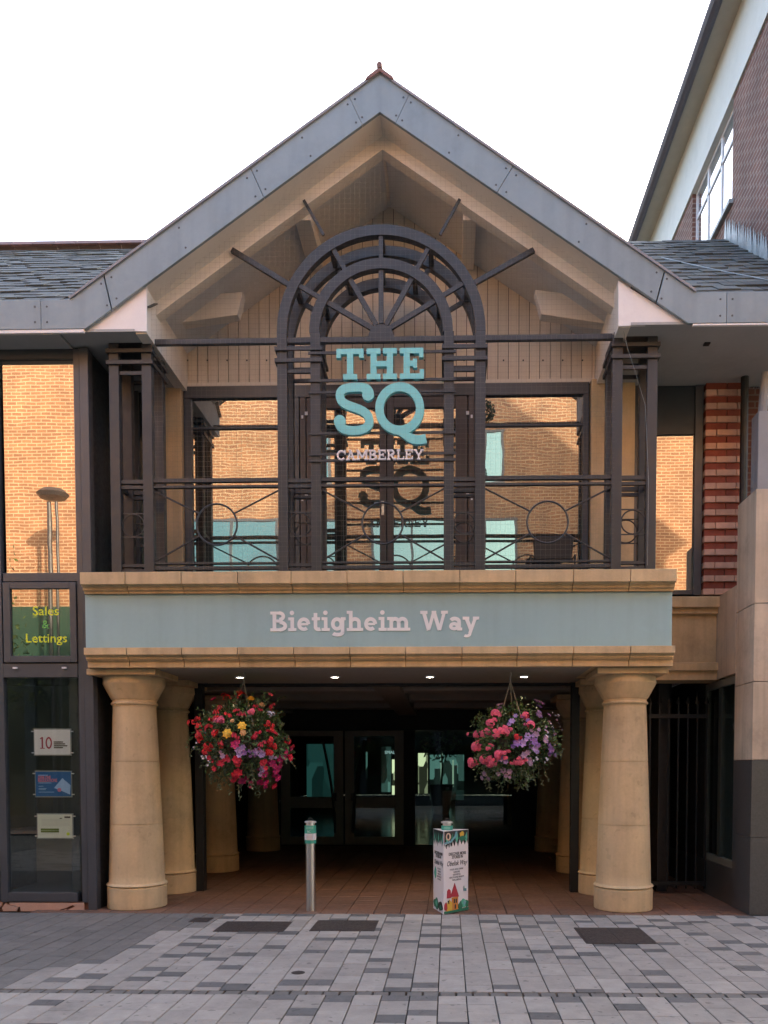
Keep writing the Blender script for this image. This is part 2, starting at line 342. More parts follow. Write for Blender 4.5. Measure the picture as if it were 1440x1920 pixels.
def glyph(ch, w):
    S = w * .82; L = w * 1.12; xh = .70
    def stem(x, y0, y1, top='b', bot='b'):
        e = [_rect(x - w / 2, y0, x + w / 2, y1)]
        if bot == 'b': e.append(_rect(x - L, y0, x + L, y0 + S))
        if top == 'b': e.append(_rect(x - L, y1 - S, x + L, y1))
        if top == 'l': e.append(_rect(x - L, y1 - S, x, y1))
        return e
    if ch == 'T': return [_rect(0, 1 - S, .95, 1), _rect(0, .70, S * .9, 1), _rect(.95 - .9 * S, .70, .95, 1)] + stem(.475, 0, 1, top=''), .95
    if ch == 'H': return stem(L, 0, 1) + stem(1.05 - L, 0, 1) + [_rect(L, .5 - S / 2, 1.05 - L, .5 + S / 2)], 1.05
    if ch == 'E': return stem(L, 0, 1) + [_rect(L, 0, .84, S), _rect(L, 1 - S, .82, 1), _rect(L, .5 - S / 2, .6, .5 + S / 2), _rect(.84 - .85 * S, 0, .84, .31), _rect(.82 - .85 * S, .69, .82, 1), _rect(.6 - .8 * S, .35, .6, .65)], .86
    if ch == 'L': return stem(L, 0, 1) + [_rect(L, 0, .78, S), _rect(.78 - .85 * S, 0, .78, .33)], .78
    if ch == 'C': return [_arc(.47, .5, .47 - w / 2, .5 - w / 2, 48, 318, w), _rect(.80 - S * .2, .62, .80 + .7 * S, 1)], .9
    if ch == 'A': return [_seg((.5, 1), (.16, .02), w * .9), _seg((.46, 1), (.82, .02), w), _rect(.28, .28, .72, .28 + S * .9), _rect(-.02, 0, .36, S), _rect(.62, 0, 1.0, S), _rect(.27, 1 - S, .55, 1)], 1.0
    if ch == 'M': return [_rect(.17 - w / 2, 0, .17 + w / 2, 1), _rect(1.03 - w / 2, 0, 1.03 + w / 2, 1), _seg((.17, 1), (.6, .22), w), _seg((1.03, 1), (.6, .22), w), _rect(0, 0, .17 + L, S), _rect(1.03 - L, 0, 1.2, S), _rect(0, 1 - S, .2, 1), _rect(1.0, 1 - S, 1.2, 1)], 1.2
    if ch == 'B': return stem(L, 0, 1) + [_rect(L, 1 - S, .48, 1), _rect(L, .52 - S / 2, .5, .52 + S / 2), _rect(L, 0, .5, S), _arc(.46, .76, .30 - w / 2, .24 - S / 2, -90, 90, w * .95), _arc(.48, .265, .38 - w / 2, .265 - S / 2, -90, 90, w)], .88
    if ch == 'R': return stem(L, 0, 1) + [_rect(L, 1 - S, .48, 1), _rect(L, .47 - S / 2, .5, .47 + S / 2), _arc(.47, .735, .33 - w / 2, .265 - S / 2, -90, 90, w), _seg((.46, .46), (.76, .02), w), _rect(.66, 0, .96, S)], .95
    if ch == 'Y': return [_seg((.5, .42), (.14, .98), w), _seg((.5, .42), (.86, .98), w * .9), _rect(.5 - w / 2, 0, .5 + w / 2, .45), _rect(.5 - L, 0, .5 + L, S), _rect(-.03, 1 - S, .33, 1), _rect(.67, 1 - S, 1.03, 1)], 1.0
    if ch == 'W': return [_seg((.14, .97), (.40, 0.02), w), _seg((.66, .97), (.40, .02), w * .85), _seg((.66, .97), (.95, .02), w), _seg((1.2, .97), (.95, .02), w * .85), _rect(-.03, 1 - S, .34, 1), _rect(1.03, 1 - S, 1.37, 1), _rect(.55, 1 - S, .78, 1)], 1.36
    if ch == 'S':
        p = _bez([(.70, .80), (.66, .93), (.52, 1 - w / 2), (.40, 1 - w / 2), (.20, 1 - w / 2), (.07, .88), (.09, .73), (.12, .50), (.68, .56), (.69, .28), (.70, .13), (.54, w / 2), (.37, w / 2), (.22, w / 2), (.08, .12), (.06, .25)], 50)
        return [_rib(p, w), _disc(.665, .775, w * .72), _disc(.085, .265, w * .72)], .78
    if ch == 'Q':
        t = _bez([(.36, .045), (.62, .10), (.66, -.18), (1.04, -.08)], 16)
        return [_arc(.5, .5, .5 - w / 2, .5 - w / 2, 0, 360, w, 48), _rib(t, [w * .5 + w * .55 * min(1, i / 10) for i in range(len(t))])], 1.05
    if ch == 'i': return stem(.18, 0, xh, top='l') + [_disc(.17, .93, w * .62)], .38
    if ch == 'e': return [_arc(.33, xh / 2, .33 - w / 2, xh / 2 - w / 2, 0, 312, w), _rect(w * .6, xh / 2 - S * .38, .66 - w * .55, xh / 2 + S * .38)], .70
    if ch == 't': return [_rect(.17 - w / 2, .18, .17 + w / 2, .92), _rect(-.02, xh - S, .40, xh), _arc(.33, .20, .16, .20 - w / 2, 180, 300, w)], .45
    if ch == 'g': return [_arc(.32, .36, .31 - w / 2, .34 - w / 2, 0, 360, w, 30), _rect(.60 - w / 2, -.05, .60 + w / 2, xh), _rect(.55, xh - S, .76, xh), _arc(.34, -.06, .26, .22 - w / 2, 0, -150, w)], .78
    if ch == 'h': return stem(.18, 0, 1.02, top='l') + stem(.60, 0, .42, top='') + [_arc(.39, .42, .21, xh - .42 - w / 2, 0, 170, w)], .80
    if ch == 'm': return stem(.18, 0, xh, top='l') + stem(.56, 0, .42, top='') + stem(.94, 0, .42, top='') + [_arc(.37, .42, .19, xh - .42 - w / 2, 0, 165, w), _arc(.75, .42, .19, xh - .42 - w / 2, 0, 165, w)], 1.14
    if ch == 'a': return [_arc(.27, .22, .26 - w / 2, .22 - w / 2, 0, 360, w * .92, 26), _rect(.52 - w / 2, 0, .52 + w / 2, .45), _rect(.50, 0, .68, S), _arc(.30, .44, .22, xh - .44 - w / 2, 0, 150, w)], .68
    if ch == 'y': return [_seg((.13, xh - .03), (.38, .05), w), _seg((.62, xh - .03), (.32, -.16), w * .9), _rect(-.04, xh - S, .30, xh), _rect(.48, xh - S, .80, xh), _arc(.16, -.16, .17, .12, 0, -130, w * .8)], .76
    if ch == '1': return [_rect(.28 - w / 2, 0, .28 + w / 2, 1), _rect(.02, 0, .54, S * .5), _seg((.28, .97), (.05, .86), w * .55)], .56
    if ch == '0': return [_arc(.36, .5, .36 - w / 2, .5 - w / 3, 0, 360, w * .9, 36)], .74
    return [], .42
def slab(txt, parent, x0, z0, cap, width, yf, depth, w, m, space=.07, name='letter'):
    total = sum(glyph(c, w)[1] + space for c in txt) - space
    k = width / (total * cap); x = 0
    for ch in txt:
        els, adv = glyph(ch, w)
        if els:
            mb = MB()
            for i, e in enumerate(els):
                y = yf - i * .0005
                if e[0] == 'rib':
                    l, r = e[1], e[2]
                    cv = lambda p: ((x + p[0]) * cap * k + x0, p[1] * cap + z0)
                    vs = []; fs = []; n = len(l)
                    for yy in (y, yf + depth):
                        vs += [(cv(p)[0], yy, cv(p)[1]) for p in l] + [(cv(p)[0], yy, cv(p)[1]) for p in r]
                    for j in range(n - 1):
                        fs += [(j, j + 1, n + j + 1, n + j), (2 * n + j, 3 * n + j, 3 * n + j + 1, 2 * n + j + 1), (j, 2 * n + j, 2 * n + j + 1, j + 1), (n + j, n + j + 1, 3 * n + j + 1, 3 * n + j)]
                    fs += [(0, n, 3 * n, 2 * n), (n - 1, 3 * n - 1, 4 * n - 1, 2 * n - 1)][0:2]
                    mb.add(vs, fs)
                else:
                    mb.prism([((x + p[0]) * cap * k + x0, p[1] * cap + z0) for p in e], y, yf + depth)
            mb.build(name, m, parent)
        x += adv + space

# ------------------------------------------------------------------ key planes
YF, YS, YB = 8.30, 8.47, 9.65      # gable fascia, sign panel, balcony back wall
YG = 8.60                          # left shop glazing
XA = WX(712, 170, YF)
zAb, zAt = WZ(712, 210, YF), WZ(712, 137, YF)
Lb, Rb = W(160, 616, YF), W(1290, 605, YF)
Lt, Rt = W(131, 561, YF), W(1305, 548, YF)
slL = (zAb - Lb.z) / (XA - Lb.x); slR = (zAb - Rb.z) / (Rb.x - XA)
def zsof(x): return zAb - (slL * (XA - x) if x < XA else slR * (x - XA))
ZSO = (Lb.z + Rb.z) / 2            # wing soffit / fascia bottom
ZFT = (Lt.z + Rt.z) / 2            # fascia top
XL, XR = WX(275, 580, 8.36), WX(1160, 580, 8.36)
ZBF = WZ(712, 1072, 8.45)          # balcony floor / top of upper cornice
ZBB = 2.61                         # underside of beam
XBL, XBR = WX(160, 1160, YS), WX(1260, 1160, YS)
print('keys', XA, zAb, zAt, ZSO, ZFT, XL, XR, ZBF, XBL, XBR, slL, slR)

# ------------------------------------------------------------------ ground
g = MB().add([(-120, -120, -.06), (120, -120, -.06), (120, 160, -.06), (-120, 160, -.06)], [(0, 1, 2, 3)]).build('ground', JOINT); struct(g)
pv = MB().add([(-14, -1.0, -.035), (10, -1.0, -.035), (10, 8.44, -.035), (-14, 8.44, -.035)], [(0, 1, 2, 3)]).build('pavement', JOINT); struct(pv)
PW, PJ = .192, .006
paver_mesh = {}
def paver(length, m):
    key = (round(length, 3), m.name)
    if key not in paver_mesh:
        l, w, b, h = length / 2 - .0012, PW / 2 - PJ * .6, .003, .05
        vs = [(-w, -l, -h), (w, -l, -h), (w, l, -h), (-w, l, -h), (-w, -l, -b), (w, -l, -b), (w, l, -b), (-w, l, -b), (-w + b, -l + b, 0), (w - b, -l + b, 0), (w - b, l - b, 0), (-w + b, l - b, 0)]
        fs = [(8, 9, 10, 11)] + [(i, (i + 1) % 4, 4 + (i + 1) % 4, 4 + i) for i in range(4)] + [(4 + i, 4 + (i + 1) % 4, 8 + (i + 1) % 4, 8 + i) for i in range(4)]
        paver_mesh[key] = MB().add(vs, fs).mesh('paver', m)
    return paver_mesh[key]
GUT0, GUT1 = 5.40, 5.50
covers = [(WX(405, 1737, 8.0), WX(545, 1737, 8.0), 0, 0)]
plist = []
rp = random.Random(3)
i0, i1 = int(-8.0 / PW), int(5.4 / PW)
for i in range(i0, i1):
    xc = i * PW + .03
    for (ya, yb) in ((2.4, GUT0), (GUT1, 8.43)):
        y = yb; prevdark = False
        while y > ya + .05:
            bx = -2.35 - .31 * (8.45 - y) + rp.uniform(-.1, .1)
            if xc < bx and yb > 6: l = rp.choice([.2, .24, .28]); m = PAVM
            else:
                dark = (not prevdark) and rp.random() < .34
                l = rp.choice([.125, .14, .16]) if dark else rp.choice([.16, .2, .24, .3, .36, .42])
                m = PAVD if dark else PAVL; prevdark = dark
            if y - l < ya + .06: l = round(y - ya, 3)
            plist.append((xc, y - l / 2, l, m)); y -= l
def inview(x, y):
    d = Vector((x, y, 0)) - EYE; f = d.dot(_ff)
    if f <= .2: return False
    u = CXP + F * d.dot(_r) / f; v = CYP - F * d.dot(_uu) / f
    return -10 < u < 1450 and v < 1935
vis = sorted([p for p in plist if inview(p[0], p[1])], key=lambda p: -(p[2] / (p[1] ** 3)))
solo = set(id(p) for p in vis[:300])
rest = {}
for p in plist:
    dz = rp.uniform(-.003, .001)
    if id(p) in solo:
        link('paver', paver(p[2], p[3]), pv, (p[0], p[1], dz), (rp.uniform(-.006, .006), rp.uniform(-.006, .006), rp.uniform(-.004, .004)))
    else:
        mb = rest.setdefault(p[3].name, MB()); me = paver(p[2], p[3])
        mb.add([(v.co.x + p[0], v.co.y + p[1], v.co.z + dz) for v in me.vertices], [tuple(f.vertices) for f in me.polygons])
for k, mb in rest.items(): stuff(mb.build('pavers', MATS[k], pv))
gm = MB().box(-.049, .049, -.045, .045, -.05, -.004).mesh('drain_block', PAVM)
for i in range(-62, 44):
    link('drain_block', gm, pv, (i * .115, (GUT0 + GUT1) / 2, rp.uniform(-.003, 0)), (0, 0, rp.uniform(-.02, .02)))
# street beyond the laid pavers
mb = MB().box(-40, -8.06, -1, 8.4, -.03, -.012).box(5.5, 40, -1, 8.4, -.03, -.012).box(-8.0, 5.5, -1, 2.38, -.03, -.010)
struct(mb.build('side_pavement', PAVM))
# arcade floor
af = MB().add([(-4.6, 8.44, -.03), (3.25, 8.44, -.03), (3.25, 16, -.03), (-4.6, 16, -.03)], [(0, 1, 2, 3)]).build('arcade_floor', JOINT); struct(af)
TS = .285
def tilemesh():
    a, b = TS / 2 - .003, .003
    vs = [(-a, -a, -.03), (a, -a, -.03), (a, a, -.03), (-a, a, -.03), (-a, -a, -b), (a, -a, -b), (a, a, -b), (-a, a, -b), (-a + b, -a + b, 0), (a - b, -a + b, 0), (a - b, a - b, 0), (-a + b, a - b, 0)]
    return MB().add(vs, [(8, 9, 10, 11)] + [(i, (i + 1) % 4, 4 + (i + 1) % 4, 4 + i) for i in range(4)] + [(4 + i, 4 + (i + 1) % 4, 8 + (i + 1) % 4, 8 + i) for i in range(4)]).mesh('floor_tile', TILE)
tm = tilemesh(); far = MB()
for j in range(26):
    for i in range(27):
        x = -4.5 + TS * (i + .5); y = 8.445 + TS * (j + .5); z = rp.uniform(-.002, .001)
        if j < 8: link('floor_tile', tm, af, (x, y, z))
        else: far.add([(v.co.x + x, v.co.y + y, v.co.z + z) for v in tm.vertices], [tuple(f.vertices) for f in tm.polygons])
stuff(far.build('floor_tiles', TILE, af))

# ================================================================== ARCADE BUILDING
bld = thing('arcade_building', 'gabled arcade entrance with sandstone columns, recessed balcony and grey metal roof edge', 'building', (XA, 9.5, 0))
# --- columns
def column(x, y, rear=False):
    prof = [(.0, .0), (.312, .0), (.318, .008), (.318, .228), (.312, .236), (.306, .240), (.318, .246), (.327, .258), (.318, .272), (.304, .278)]
    def rs(z): t = (z - .278) / (2.22 - .278); return .299 - .070 * t + .003 * math.sin(math.pi * t)
    z = .285
    for zj in (.93, 1.62, 2.22):
        n = 7
        for k in range(n): zz = z + (zj - z) * k / (n - 1); prof.append((rs(min(zz, 2.22)), zz))
        if zj < 2.2: prof += [(rs(zj) - .007, zj + .001), (rs(zj) - .007, zj + .0055)]; z = zj + .0065
    shaft = MB().lathe(prof, x, y, 56).build('column', COLST, bld, smooth=True)
    cap = [(.0, 2.222), (.230, 2.222), (.230, 2.238), (.245, 2.244), (.251, 2.256), (.245, 2.268), (.232, 2.274), (.232, 2.298), (.243, 2.303), (.328, 2.462), (.332, 2.470), (.327, 2.542), (.0, 2.542)]
    MB().lathe(cap, x, y, 56).build('capital', COLST, shaft, smooth=True)
    MB().box(x - .37, x + .37, y - .37, y + .37, 2.545, ZBB - .002).build('abacus', STONE, shaft, bevel=.006)
for x in (WX(258, 1690, 8.87), WX(1168, 1690, 8.87)):
    for y in (8.87, 9.97, 12.0, 15.0): column(x, y)
# --- beam with cornices
body = MB().box(XBL + .01, XBR - .01, YS + .03, 9.60, ZBB + .004, ZBF - .02).build('beam', STONE, bld)
def zrow(py): return WZ(712, py, 8.40)
joints_u = [150, 235, 340, 446, 546, 651, 756, 862, 967, 1075, 1182, 1269]
joints_l = [158, 238, 341, 446, 551, 656, 760, 866, 970, 1075, 1182, 1266]
zu0, zu1 = zrow(1109), ZBF
zl0, zl1 = ZBB, zrow(1214)
def cornice(joints, py, z0, z1, kind):
    for a, b in zip(joints[:-1], joints[1:]):
        x0, x1 = WX(a, py, 8.36), WX(b, py, 8.36); g_ = .003; h = z1 - z0
        first, last = a == joints[0], b == joints[-1]
        d0 = random.uniform(-.003, .003)
        if kind == 'u': steps = [(z0, z0 + h * .14, 8.440), (z0 + h * .14, z0 + h * .30, 8.412), (z0 + h * .30, z0 + h * .36, 8.385), (z0 + h * .36, z1 - .012, 8.350)]
        else: steps = [(z0, z0 + h * .36, 8.430), (z0 + h * .36, z0 + h * .42, 8.402), (z0 + h * .42, z0 + h * .56, 8.388), (z0 + h * .56, z0 + h * .62, 8.370), (z0 + h * .62, z1, 8.345)]
        poly = [(YS + .029, z0)]
        for za, zb, yy in steps: poly += [(yy + d0, za), (yy + d0, zb)]
        poly += [(8.40 if kind == 'u' else YS + .029, z1), (YS + .029, z1)] if kind == 'u' else [(YS + .029, z1)]
        q = [];
        for p in poly:
            if not q or (abs(p[0] - q[-1][0]) + abs(p[1] - q[-1][1])) > 1e-5: q.append(p)
        MB().prismx(q, x0 + g_, x1 - g_).build('cornice_stone', STONE, bld, bevel=.004)
cornice(joints_u, 1090, zu0, zu1, 'u'); cornice(joints_l, 1230, zl0, zl1, 'l')
# returns of the cornices at both ends
for s, xe in ((-1, WX(152, 1090, 8.36)), (1, WX(1268, 1090, 8.36))):
    xi = XBL + .01 if s < 0 else XBR - .01
    yb_ = 8.60 if s < 0 else 9.62
    if s > 0:
        MB().box(xi + .002, xe - .02, YS + .032, yb_, zu0 + .03, zu1 - .004).build('cornice_stone', STONE, bld, bevel=.004)
        MB().box(xi + .002, xe - .03, YS + .032, yb_, zl0 + .06, zl1).build('cornice_stone', STONE, bld, bevel=.004)
fl = MB().box(XBL + .02, XBR - .02, 8.52, 9.64, ZBF - .018, ZBF - .006).build('balcony_floor', mat('balcony_deck', (.12, .10, .085), .9, var=.2), bld)
# --- passage soffit strip, black portal frame, inner ceiling
MB().box(-3.0, 1.5, YS + .04, 10.0, ZBB - .004, ZBB + .003).build('soffit', CEILP, bld)
MB().box(-4.05, -3.0, 8.62, 10.0, ZBB - .002, ZBB + .003).build('soffit', CEILP, bld)
MB().box(1.5, 3.2, 9.62, 10.0, ZBB - .0, ZBB + .003).build('soffit', CEILP, bld)
xpl, xpr = WX(368, 1500, 10.0), WX(1085, 1500, 10.0)
MB().box(xpl, xpl + .10, 9.96, 10.08, 0, ZBB - .006).build('shutter_guide', BLACK, bld, bevel=.004)
MB().box(xpr - .10, xpr, 9.96, 10.08, 0, ZBB - .006).build('shutter_guide', BLACK, bld, bevel=.004)
MB().box(xpl - .6, xpr + .6, 10.0, 10.14, ZBB - .035, ZBB + .2).build('shutter_box', BLACK, bld, bevel=.004)
MB().box(-4.1, 2.75, 10.14, 16.1, 2.80, 2.86).build('ceiling', CEILP, bld)
for yb_ in (11.15, 12.75, 14.4):
    MB().box(-4.0, 2.6, yb_, yb_ + .34, 2.62, 2.797).build('ceiling_beam', CEILP, bld, bevel=.02)
    MB().box(-4.0, 2.6, yb_ - .07, yb_ + .41, 2.72, 2.799).build('ceiling_moulding', CEILP, bld, bevel=.02)
MB().box(-1.0, -.62, 10.15, 16, 2.60, 2.796).build('ceiling_beam', CEILP, bld, bevel=.02)
MB().box(-4.0, -3.1, 10.16, 16, 2.64, 2.795).build('ceiling_beam', CEILP, bld, bevel=.02)
MB().box(1.62, 2.6, 10.16, 16, 2.64, 2.795).build('ceiling_beam', CEILP, bld, bevel=.02)
MB().box(-4.15, -4.02, 8.70, 16.2, 0, 2.80).build('passage_wall', DARKW, bld)
MB().box(2.62, 2.75, 10.06, 16.2, 0, 2.80).build('passage_wall', DARKW, bld)
MB().box(-4.02, 2.62, 16.12, 16.2, WZ(700, 1368, 16), 2.80).build('door_header', DARKW, bld)
MB().box(-4.02, WX(520, 1480, 16), 16.12, 16.2, 0, 2.3).build('door_side_panel', DARKW, bld)
# downlights
for k, px in enumerate((450, 628, 806, 982)):
    p = W(px, 1269, 9.25)
    lt = thing('downlight', ['lit recessed downlight directly above the red and yellow flower basket', 'lit recessed downlight second from the left in the entrance soffit', 'lit recessed downlight third from the left in the entrance soffit', 'lit recessed downlight beside the chains of the pink flower basket'][k], 'light', (p.x, 9.25, ZBB - .004), 'downlights in the entrance soffit')
    MB().lathe([(.042, -.014), (.058, -.012), (.062, -.001), (.042, -.001)], p.x, 9.25, 24, False).build('trim_ring', UPVC, lt, smooth=True)
    for v in lt.children[0].data.vertices: v.co.z += ZBB - .004
    sl_ = bpy.data.lights.new('downlight_lamp', 'SPOT'); sl_.energy = 3; sl_.color = (1, .80, .52); sl_.spot_size = R(110); sl_.spot_blend = .8; sl_.shadow_soft_size = .04
    so_ = bpy.data.objects.new('downlight_lamp', sl_); col.objects.link(so_); attach(so_, lt); so_.location = (p.x, 9.25, ZBB - .03)
    o = MB().lathe([(0, -.006), (.042, -.006), (.042, -.002), (0, -.002)], p.x, 9.25, 24).build('lens', LAMPON, lt)
    for v in o.data.vertices: v.co.z += ZBB - .004

# --- gable fascia panels
def lerp(a, b, t): return (a[0] + (b[0] - a[0]) * t, a[1] + (b[1] - a[1]) * t)
def xz(px, py, Y=YF): p = W(px, py, Y); return (p.x, p.z)
At, Ab = (XA, zAt), (XA, zAb)
LT, LB, RT, RB = xz(131, 561), xz(160, 616), xz(1305, 548), xz(1290, 606)
def tpx(pxa, A, B):                     # parameter along edge where photo x = pxa
    xa = WX(pxa, 400, YF); return (xa - A[0]) / (B[0] - A[0])
def fascia(poly, riv):
    cx = sum(p[0] for p in poly) / len(poly); cz = sum(p[1] for p in poly) / len(poly)
    o = MB().prism(poly, YF, YF + .035).build('fascia_panel', FASCIA, bld, bevel=.004)
    if riv:
        mb = MB()
        for (x, z) in riv:
            n = 8; vs = [(x + .011 * math.cos(2 * math.pi * k / n), YF - .0, z + .011 * math.sin(2 * math.pi * k / n)) for k in range(n)]
            vs += [(x + .008 * math.cos(2 * math.pi * k / n), YF - .005, z + .008 * math.sin(2 * math.pi * k / n)) for k in range(n)]
            mb.add(vs, [tuple(range(n, 2 * n))] + [(k, (k + 1) % n, n + (k + 1) % n, n + k) for k in range(n)])
        mb.build('rivets', RIVET, o)
def side(T, B, cuts, ext_px):
    # T/B = lower corner points of top and bottom edges ; cuts given as (px on top edge, px on bottom edge)
    tt = [(tpx(a, At, T), tpx(b, Ab, B)) for a, b in cuts]
    def strip(i0_, i1_):
        a, b = lerp(At, T, i0_[0]), lerp(Ab, B, i0_[1]); c, d = lerp(At, T, i1_[0]), lerp(Ab, B, i1_[1])
        e = .0022; la = math.hypot(c[0] - a[0], c[1] - a[1])
        a2, c2 = lerp(a, c, e / la), lerp(c, a, e / la); b2, d2 = lerp(b, d, e / la), lerp(d, b, e / la)
        riv = []
        for u in (.04, .5, .96):
            pt, pb = lerp(a, c, u), lerp(b, d, u)
            riv += [lerp(pt, pb, .2), lerp(pt, pb, .82)]
        fascia([a2, c2, d2, b2], riv)
    for p, q in zip(tt[:-1], tt[1:]): strip(p, q)
    return tt
# apex panel, then the raking panels, then the corner pieces
lc = [(655, 680), (470, 495), (193, 207)]
rc = [(768, 742), (962, 932), (1247, 1232)]
ttl, ttr = [(tpx(a, At, LT), tpx(b, Ab, LB)) for a, b in lc], [(tpx(a, At, RT), tpx(b, Ab, RB)) for a, b in rc]
a, b, c, d = lerp(At, LT, ttl[0][0]), lerp(Ab, LB, ttl[0][1]), lerp(At, RT, ttr[0][0]), lerp(Ab, RB, ttr[0][1])
fascia([At, a, b, Ab, d, c], [lerp(lerp(a, At, .12), lerp(b, Ab, .12), u) for u in (.2, .8)] + [lerp(lerp(c, At, .12), lerp(d, Ab, .12), u) for u in (.2, .8)])
side(LT, LB, lc, None); side(RT, RB, rc, None)
XEL, XER = WX(77, 590, YF), WX(1362, 580, YF)
a, b = lerp(At, LT, ttl[2][0] + .003), lerp(Ab, LB, ttl[2][1] + .003)
fascia([a, LT, (XEL, LT[1]), (XEL, LB[1]), LB, b], [(XEL + .06, LT[1] - .07), (XEL + .06, LB[1] + .07), lerp(lerp(a, b, .2), LT, .1), lerp(lerp(a, b, .8), LB, .1)])
a, b = lerp(At, RT, ttr[2][0] + .003), lerp(Ab, RB, ttr[2][1] + .003)
fascia([a, RT, (XER, RT[1]), (XER, RB[1]), RB, b], [(XER - .06, RT[1] - .07), (XER - .06, RB[1] + .07), lerp(lerp(a, b, .2), RT, .1), lerp(lerp(a, b, .8), RB, .1)])
fascia([(XER + .004, RT[1]), (XER + 1.7, RT[1]), (XER + 1.7, RB[1]), (XER + .004, RB[1])], [(XER + .06, RT[1] - .07), (XER + .06, RB[1] + .07)])
# metal drip edge along the top of the fascia
for T in (LT, RT):
    n = Vector((T[0] - At[0], 0, T[1] - At[1])).normalized()
    MB().bar((At[0], YF + .03, At[1] + .006), (T[0], YF + .03, T[1] + .006), .022, .10).build('verge_trim', mat('verge', (.24, .24, .26), .6, var=.1), bld)
# roof slabs of the gable
for s, T in ((-1, LT), (1, RT)):
    MB().hexa([(T[0], YF + .036, T[1] - .09), (At[0], YF + .036, At[1] - .09), (At[0], 12.4, At[1] - .09), (T[0], 12.4, T[1] - .09),
               (T[0], YF + .036, T[1] - .015), (At[0], YF + .036, At[1] - .015), (At[0], 12.4, At[1] - .015), (T[0], 12.4, T[1] - .015)]).build('roof', SLATE, bld)
# clay ridge tiles with a round front
for k in range(9):
    y0 = YF - .03 + k * .45
    mb = MB()
    pr = [(-.145, -.115), (-.13, -.085), (-.03, -.012), (0, .0), (.03, -.012), (.13, -.085), (.145, -.115), (.10, -.105), (0, -.035), (-.10, -.105)]
    mb.prism([(XA + x, zAt + .03 + z) for x, z in pr], y0, y0 + .44)
    mb.build('ridge_tile', CLAY, bld, bevel=.004)
MB().tube([(XA, YF - .035 + t, zAt + .055) for t in (0, .25, .44)], .028, 12).build('ridge_roll', CLAY, bld, smooth=True)
# --- soffit, rafters, ceiling, purlins
YR = 8.62
def slopeplate(name, x0, x1, y0, y1, dz, th, m):
    MB().hexa([(x0, y0, zsof(x0) + dz), (x1, y0, zsof(x1) + dz), (x1, y1, zsof(x1) + dz), (x0, y1, zsof(x0) + dz), (x0, y0, zsof(x0) + dz + th), (x1, y0, zsof(x1) + dz + th), (x1, y1, zsof(x1) + dz + th), (x0, y1, zsof(x0) + dz + th)]).build(name, m, bld)
for x0, x1 in ((XL, XA), (XA, XR)):
    slopeplate('gable_soffit', x0, x1, YF + .037, YR, .012, .03, BEIGE)
    slopeplate('gable_ceiling', x0, x1, YR + .14, YB - .003, -.004, .04, mat('ceiling_grey', (.64, .66, .68), .7, var=.05, stain=.12))
    slopeplate('rafter', x0, x1, YR, YR + .14, -.125, .16, BEIGE)
MB().box(XA - .015, XA + .015, YR + .14, YB - .03, zAb - .03, zAb + .0).build('ridge_strip', BEIGE, bld)
for pa, pb in ((553, 583), (868, 893)):
    x0, x1 = WX(pa, 395, YR + .15), WX(pb, 395, YR + .15); zz = zsof((x0 + x1) / 2)
    MB().box(x0, x1, YR + .141, YB - .03, zz - .14, zz + .06).build('purlin', BEIGE, bld, bevel=.006)
# boxed eaves brackets inside the recess
for pts in ([(455, 547), (445, 590), (311, 609), (283, 560)], [(1003, 543), (1015, 589), (1133, 606), (1160, 562)]):
    MB().prism([xz(a, b, 9.12) for a, b in pts], 9.12, 9.26).build('eaves_bracket', BEIGE, bld, bevel=.006)
# side walls of the recess + white gusset panels
for s, xw, pts in ((-1, XL, [(162, 619), (276, 531), (276, 623)]), (1, XR, [(1159, 528), (1288, 609), (1159, 613)])):
    pl = [xz(a, b, 8.36) for a, b in pts]
    MB().prism(pl, 8.345, 8.365).build('gusset_panel', WHITEP, bld)
    MB().box(xw + (-.12 if s < 0 else 0), xw + (0 if s < 0 else .12), 8.366, YB + .05, ZSO - .015, zsof(xw) + .03).build('recess_wall', BEIGE, bld)
# wing soffit on the right, deep
MB().box(XR + .121, XER + 1.7, YF + .036, YB + .05, ZSO - .006, ZSO + .02).build('wing_soffit', SOFFIT, bld)
MB().box(XL - .9, XL - .121, YF + .036, YB + .05, ZSO - .006, ZSO + .02).build('wing_soffit', SOFFIT, bld)
p = W(1326, 624, 8.7); MB().box(p.x - .03, p.x + .03, 8.68, 8.74, ZSO - .02, ZSO - .007).build('soffit_vent', BLACK, bld)
# lip below the fascia
MB().box(RB[0] + .05, XER + 1.7, YF + .005, YF + .036, ZSO - .035, RB[1] - .004).build('eaves_lip', WHITEP, bld)
# --- tongue-and-groove board wall
xw0, xw1 = XL, XR
zb0 = WZ(712, 722, YB)
MB().prism([(xw0 - .05, zb0 + .01), (xw1 + .05, zb0 + .01), (xw1 + .05, zsof(xw1)), (XA, zAb), (xw0 - .05, zsof(xw0))], YB + .025, YB + .12).build('board_backing', GROOVE, bld)
bw = .123; x = xw0
while x < xw1 - .01:
    xe = min(x + bw, xw1); a, b = x + .004, xe - .004
    if a < XA < b: poly = [(a, zb0), (b, zb0), (b, zsof(b)), (XA, zAb), (a, zsof(a))]
    else: poly = [(a, zb0), (b, zb0), (b, zsof(b)), (a, zsof(a))]
    MB().prism(poly, YB + random.uniform(-.001, .001), YB + .024).build('cladding_board', BOARD, bld)
    x += bw
MB().box(xw0, xw1, YB - .014, YB + .02, zb0 - .002, zb0 + .045).build('board_trim', BEIGE, bld)
for px in list(range(352, 1100, 37)):
    p = W(px, 676, YB); MB().box(p.x - .008, p.x + .008, YB - .008, YB - .0015, p.z - .008, p.z + .008).build('net_fixing', RIVET, bld)
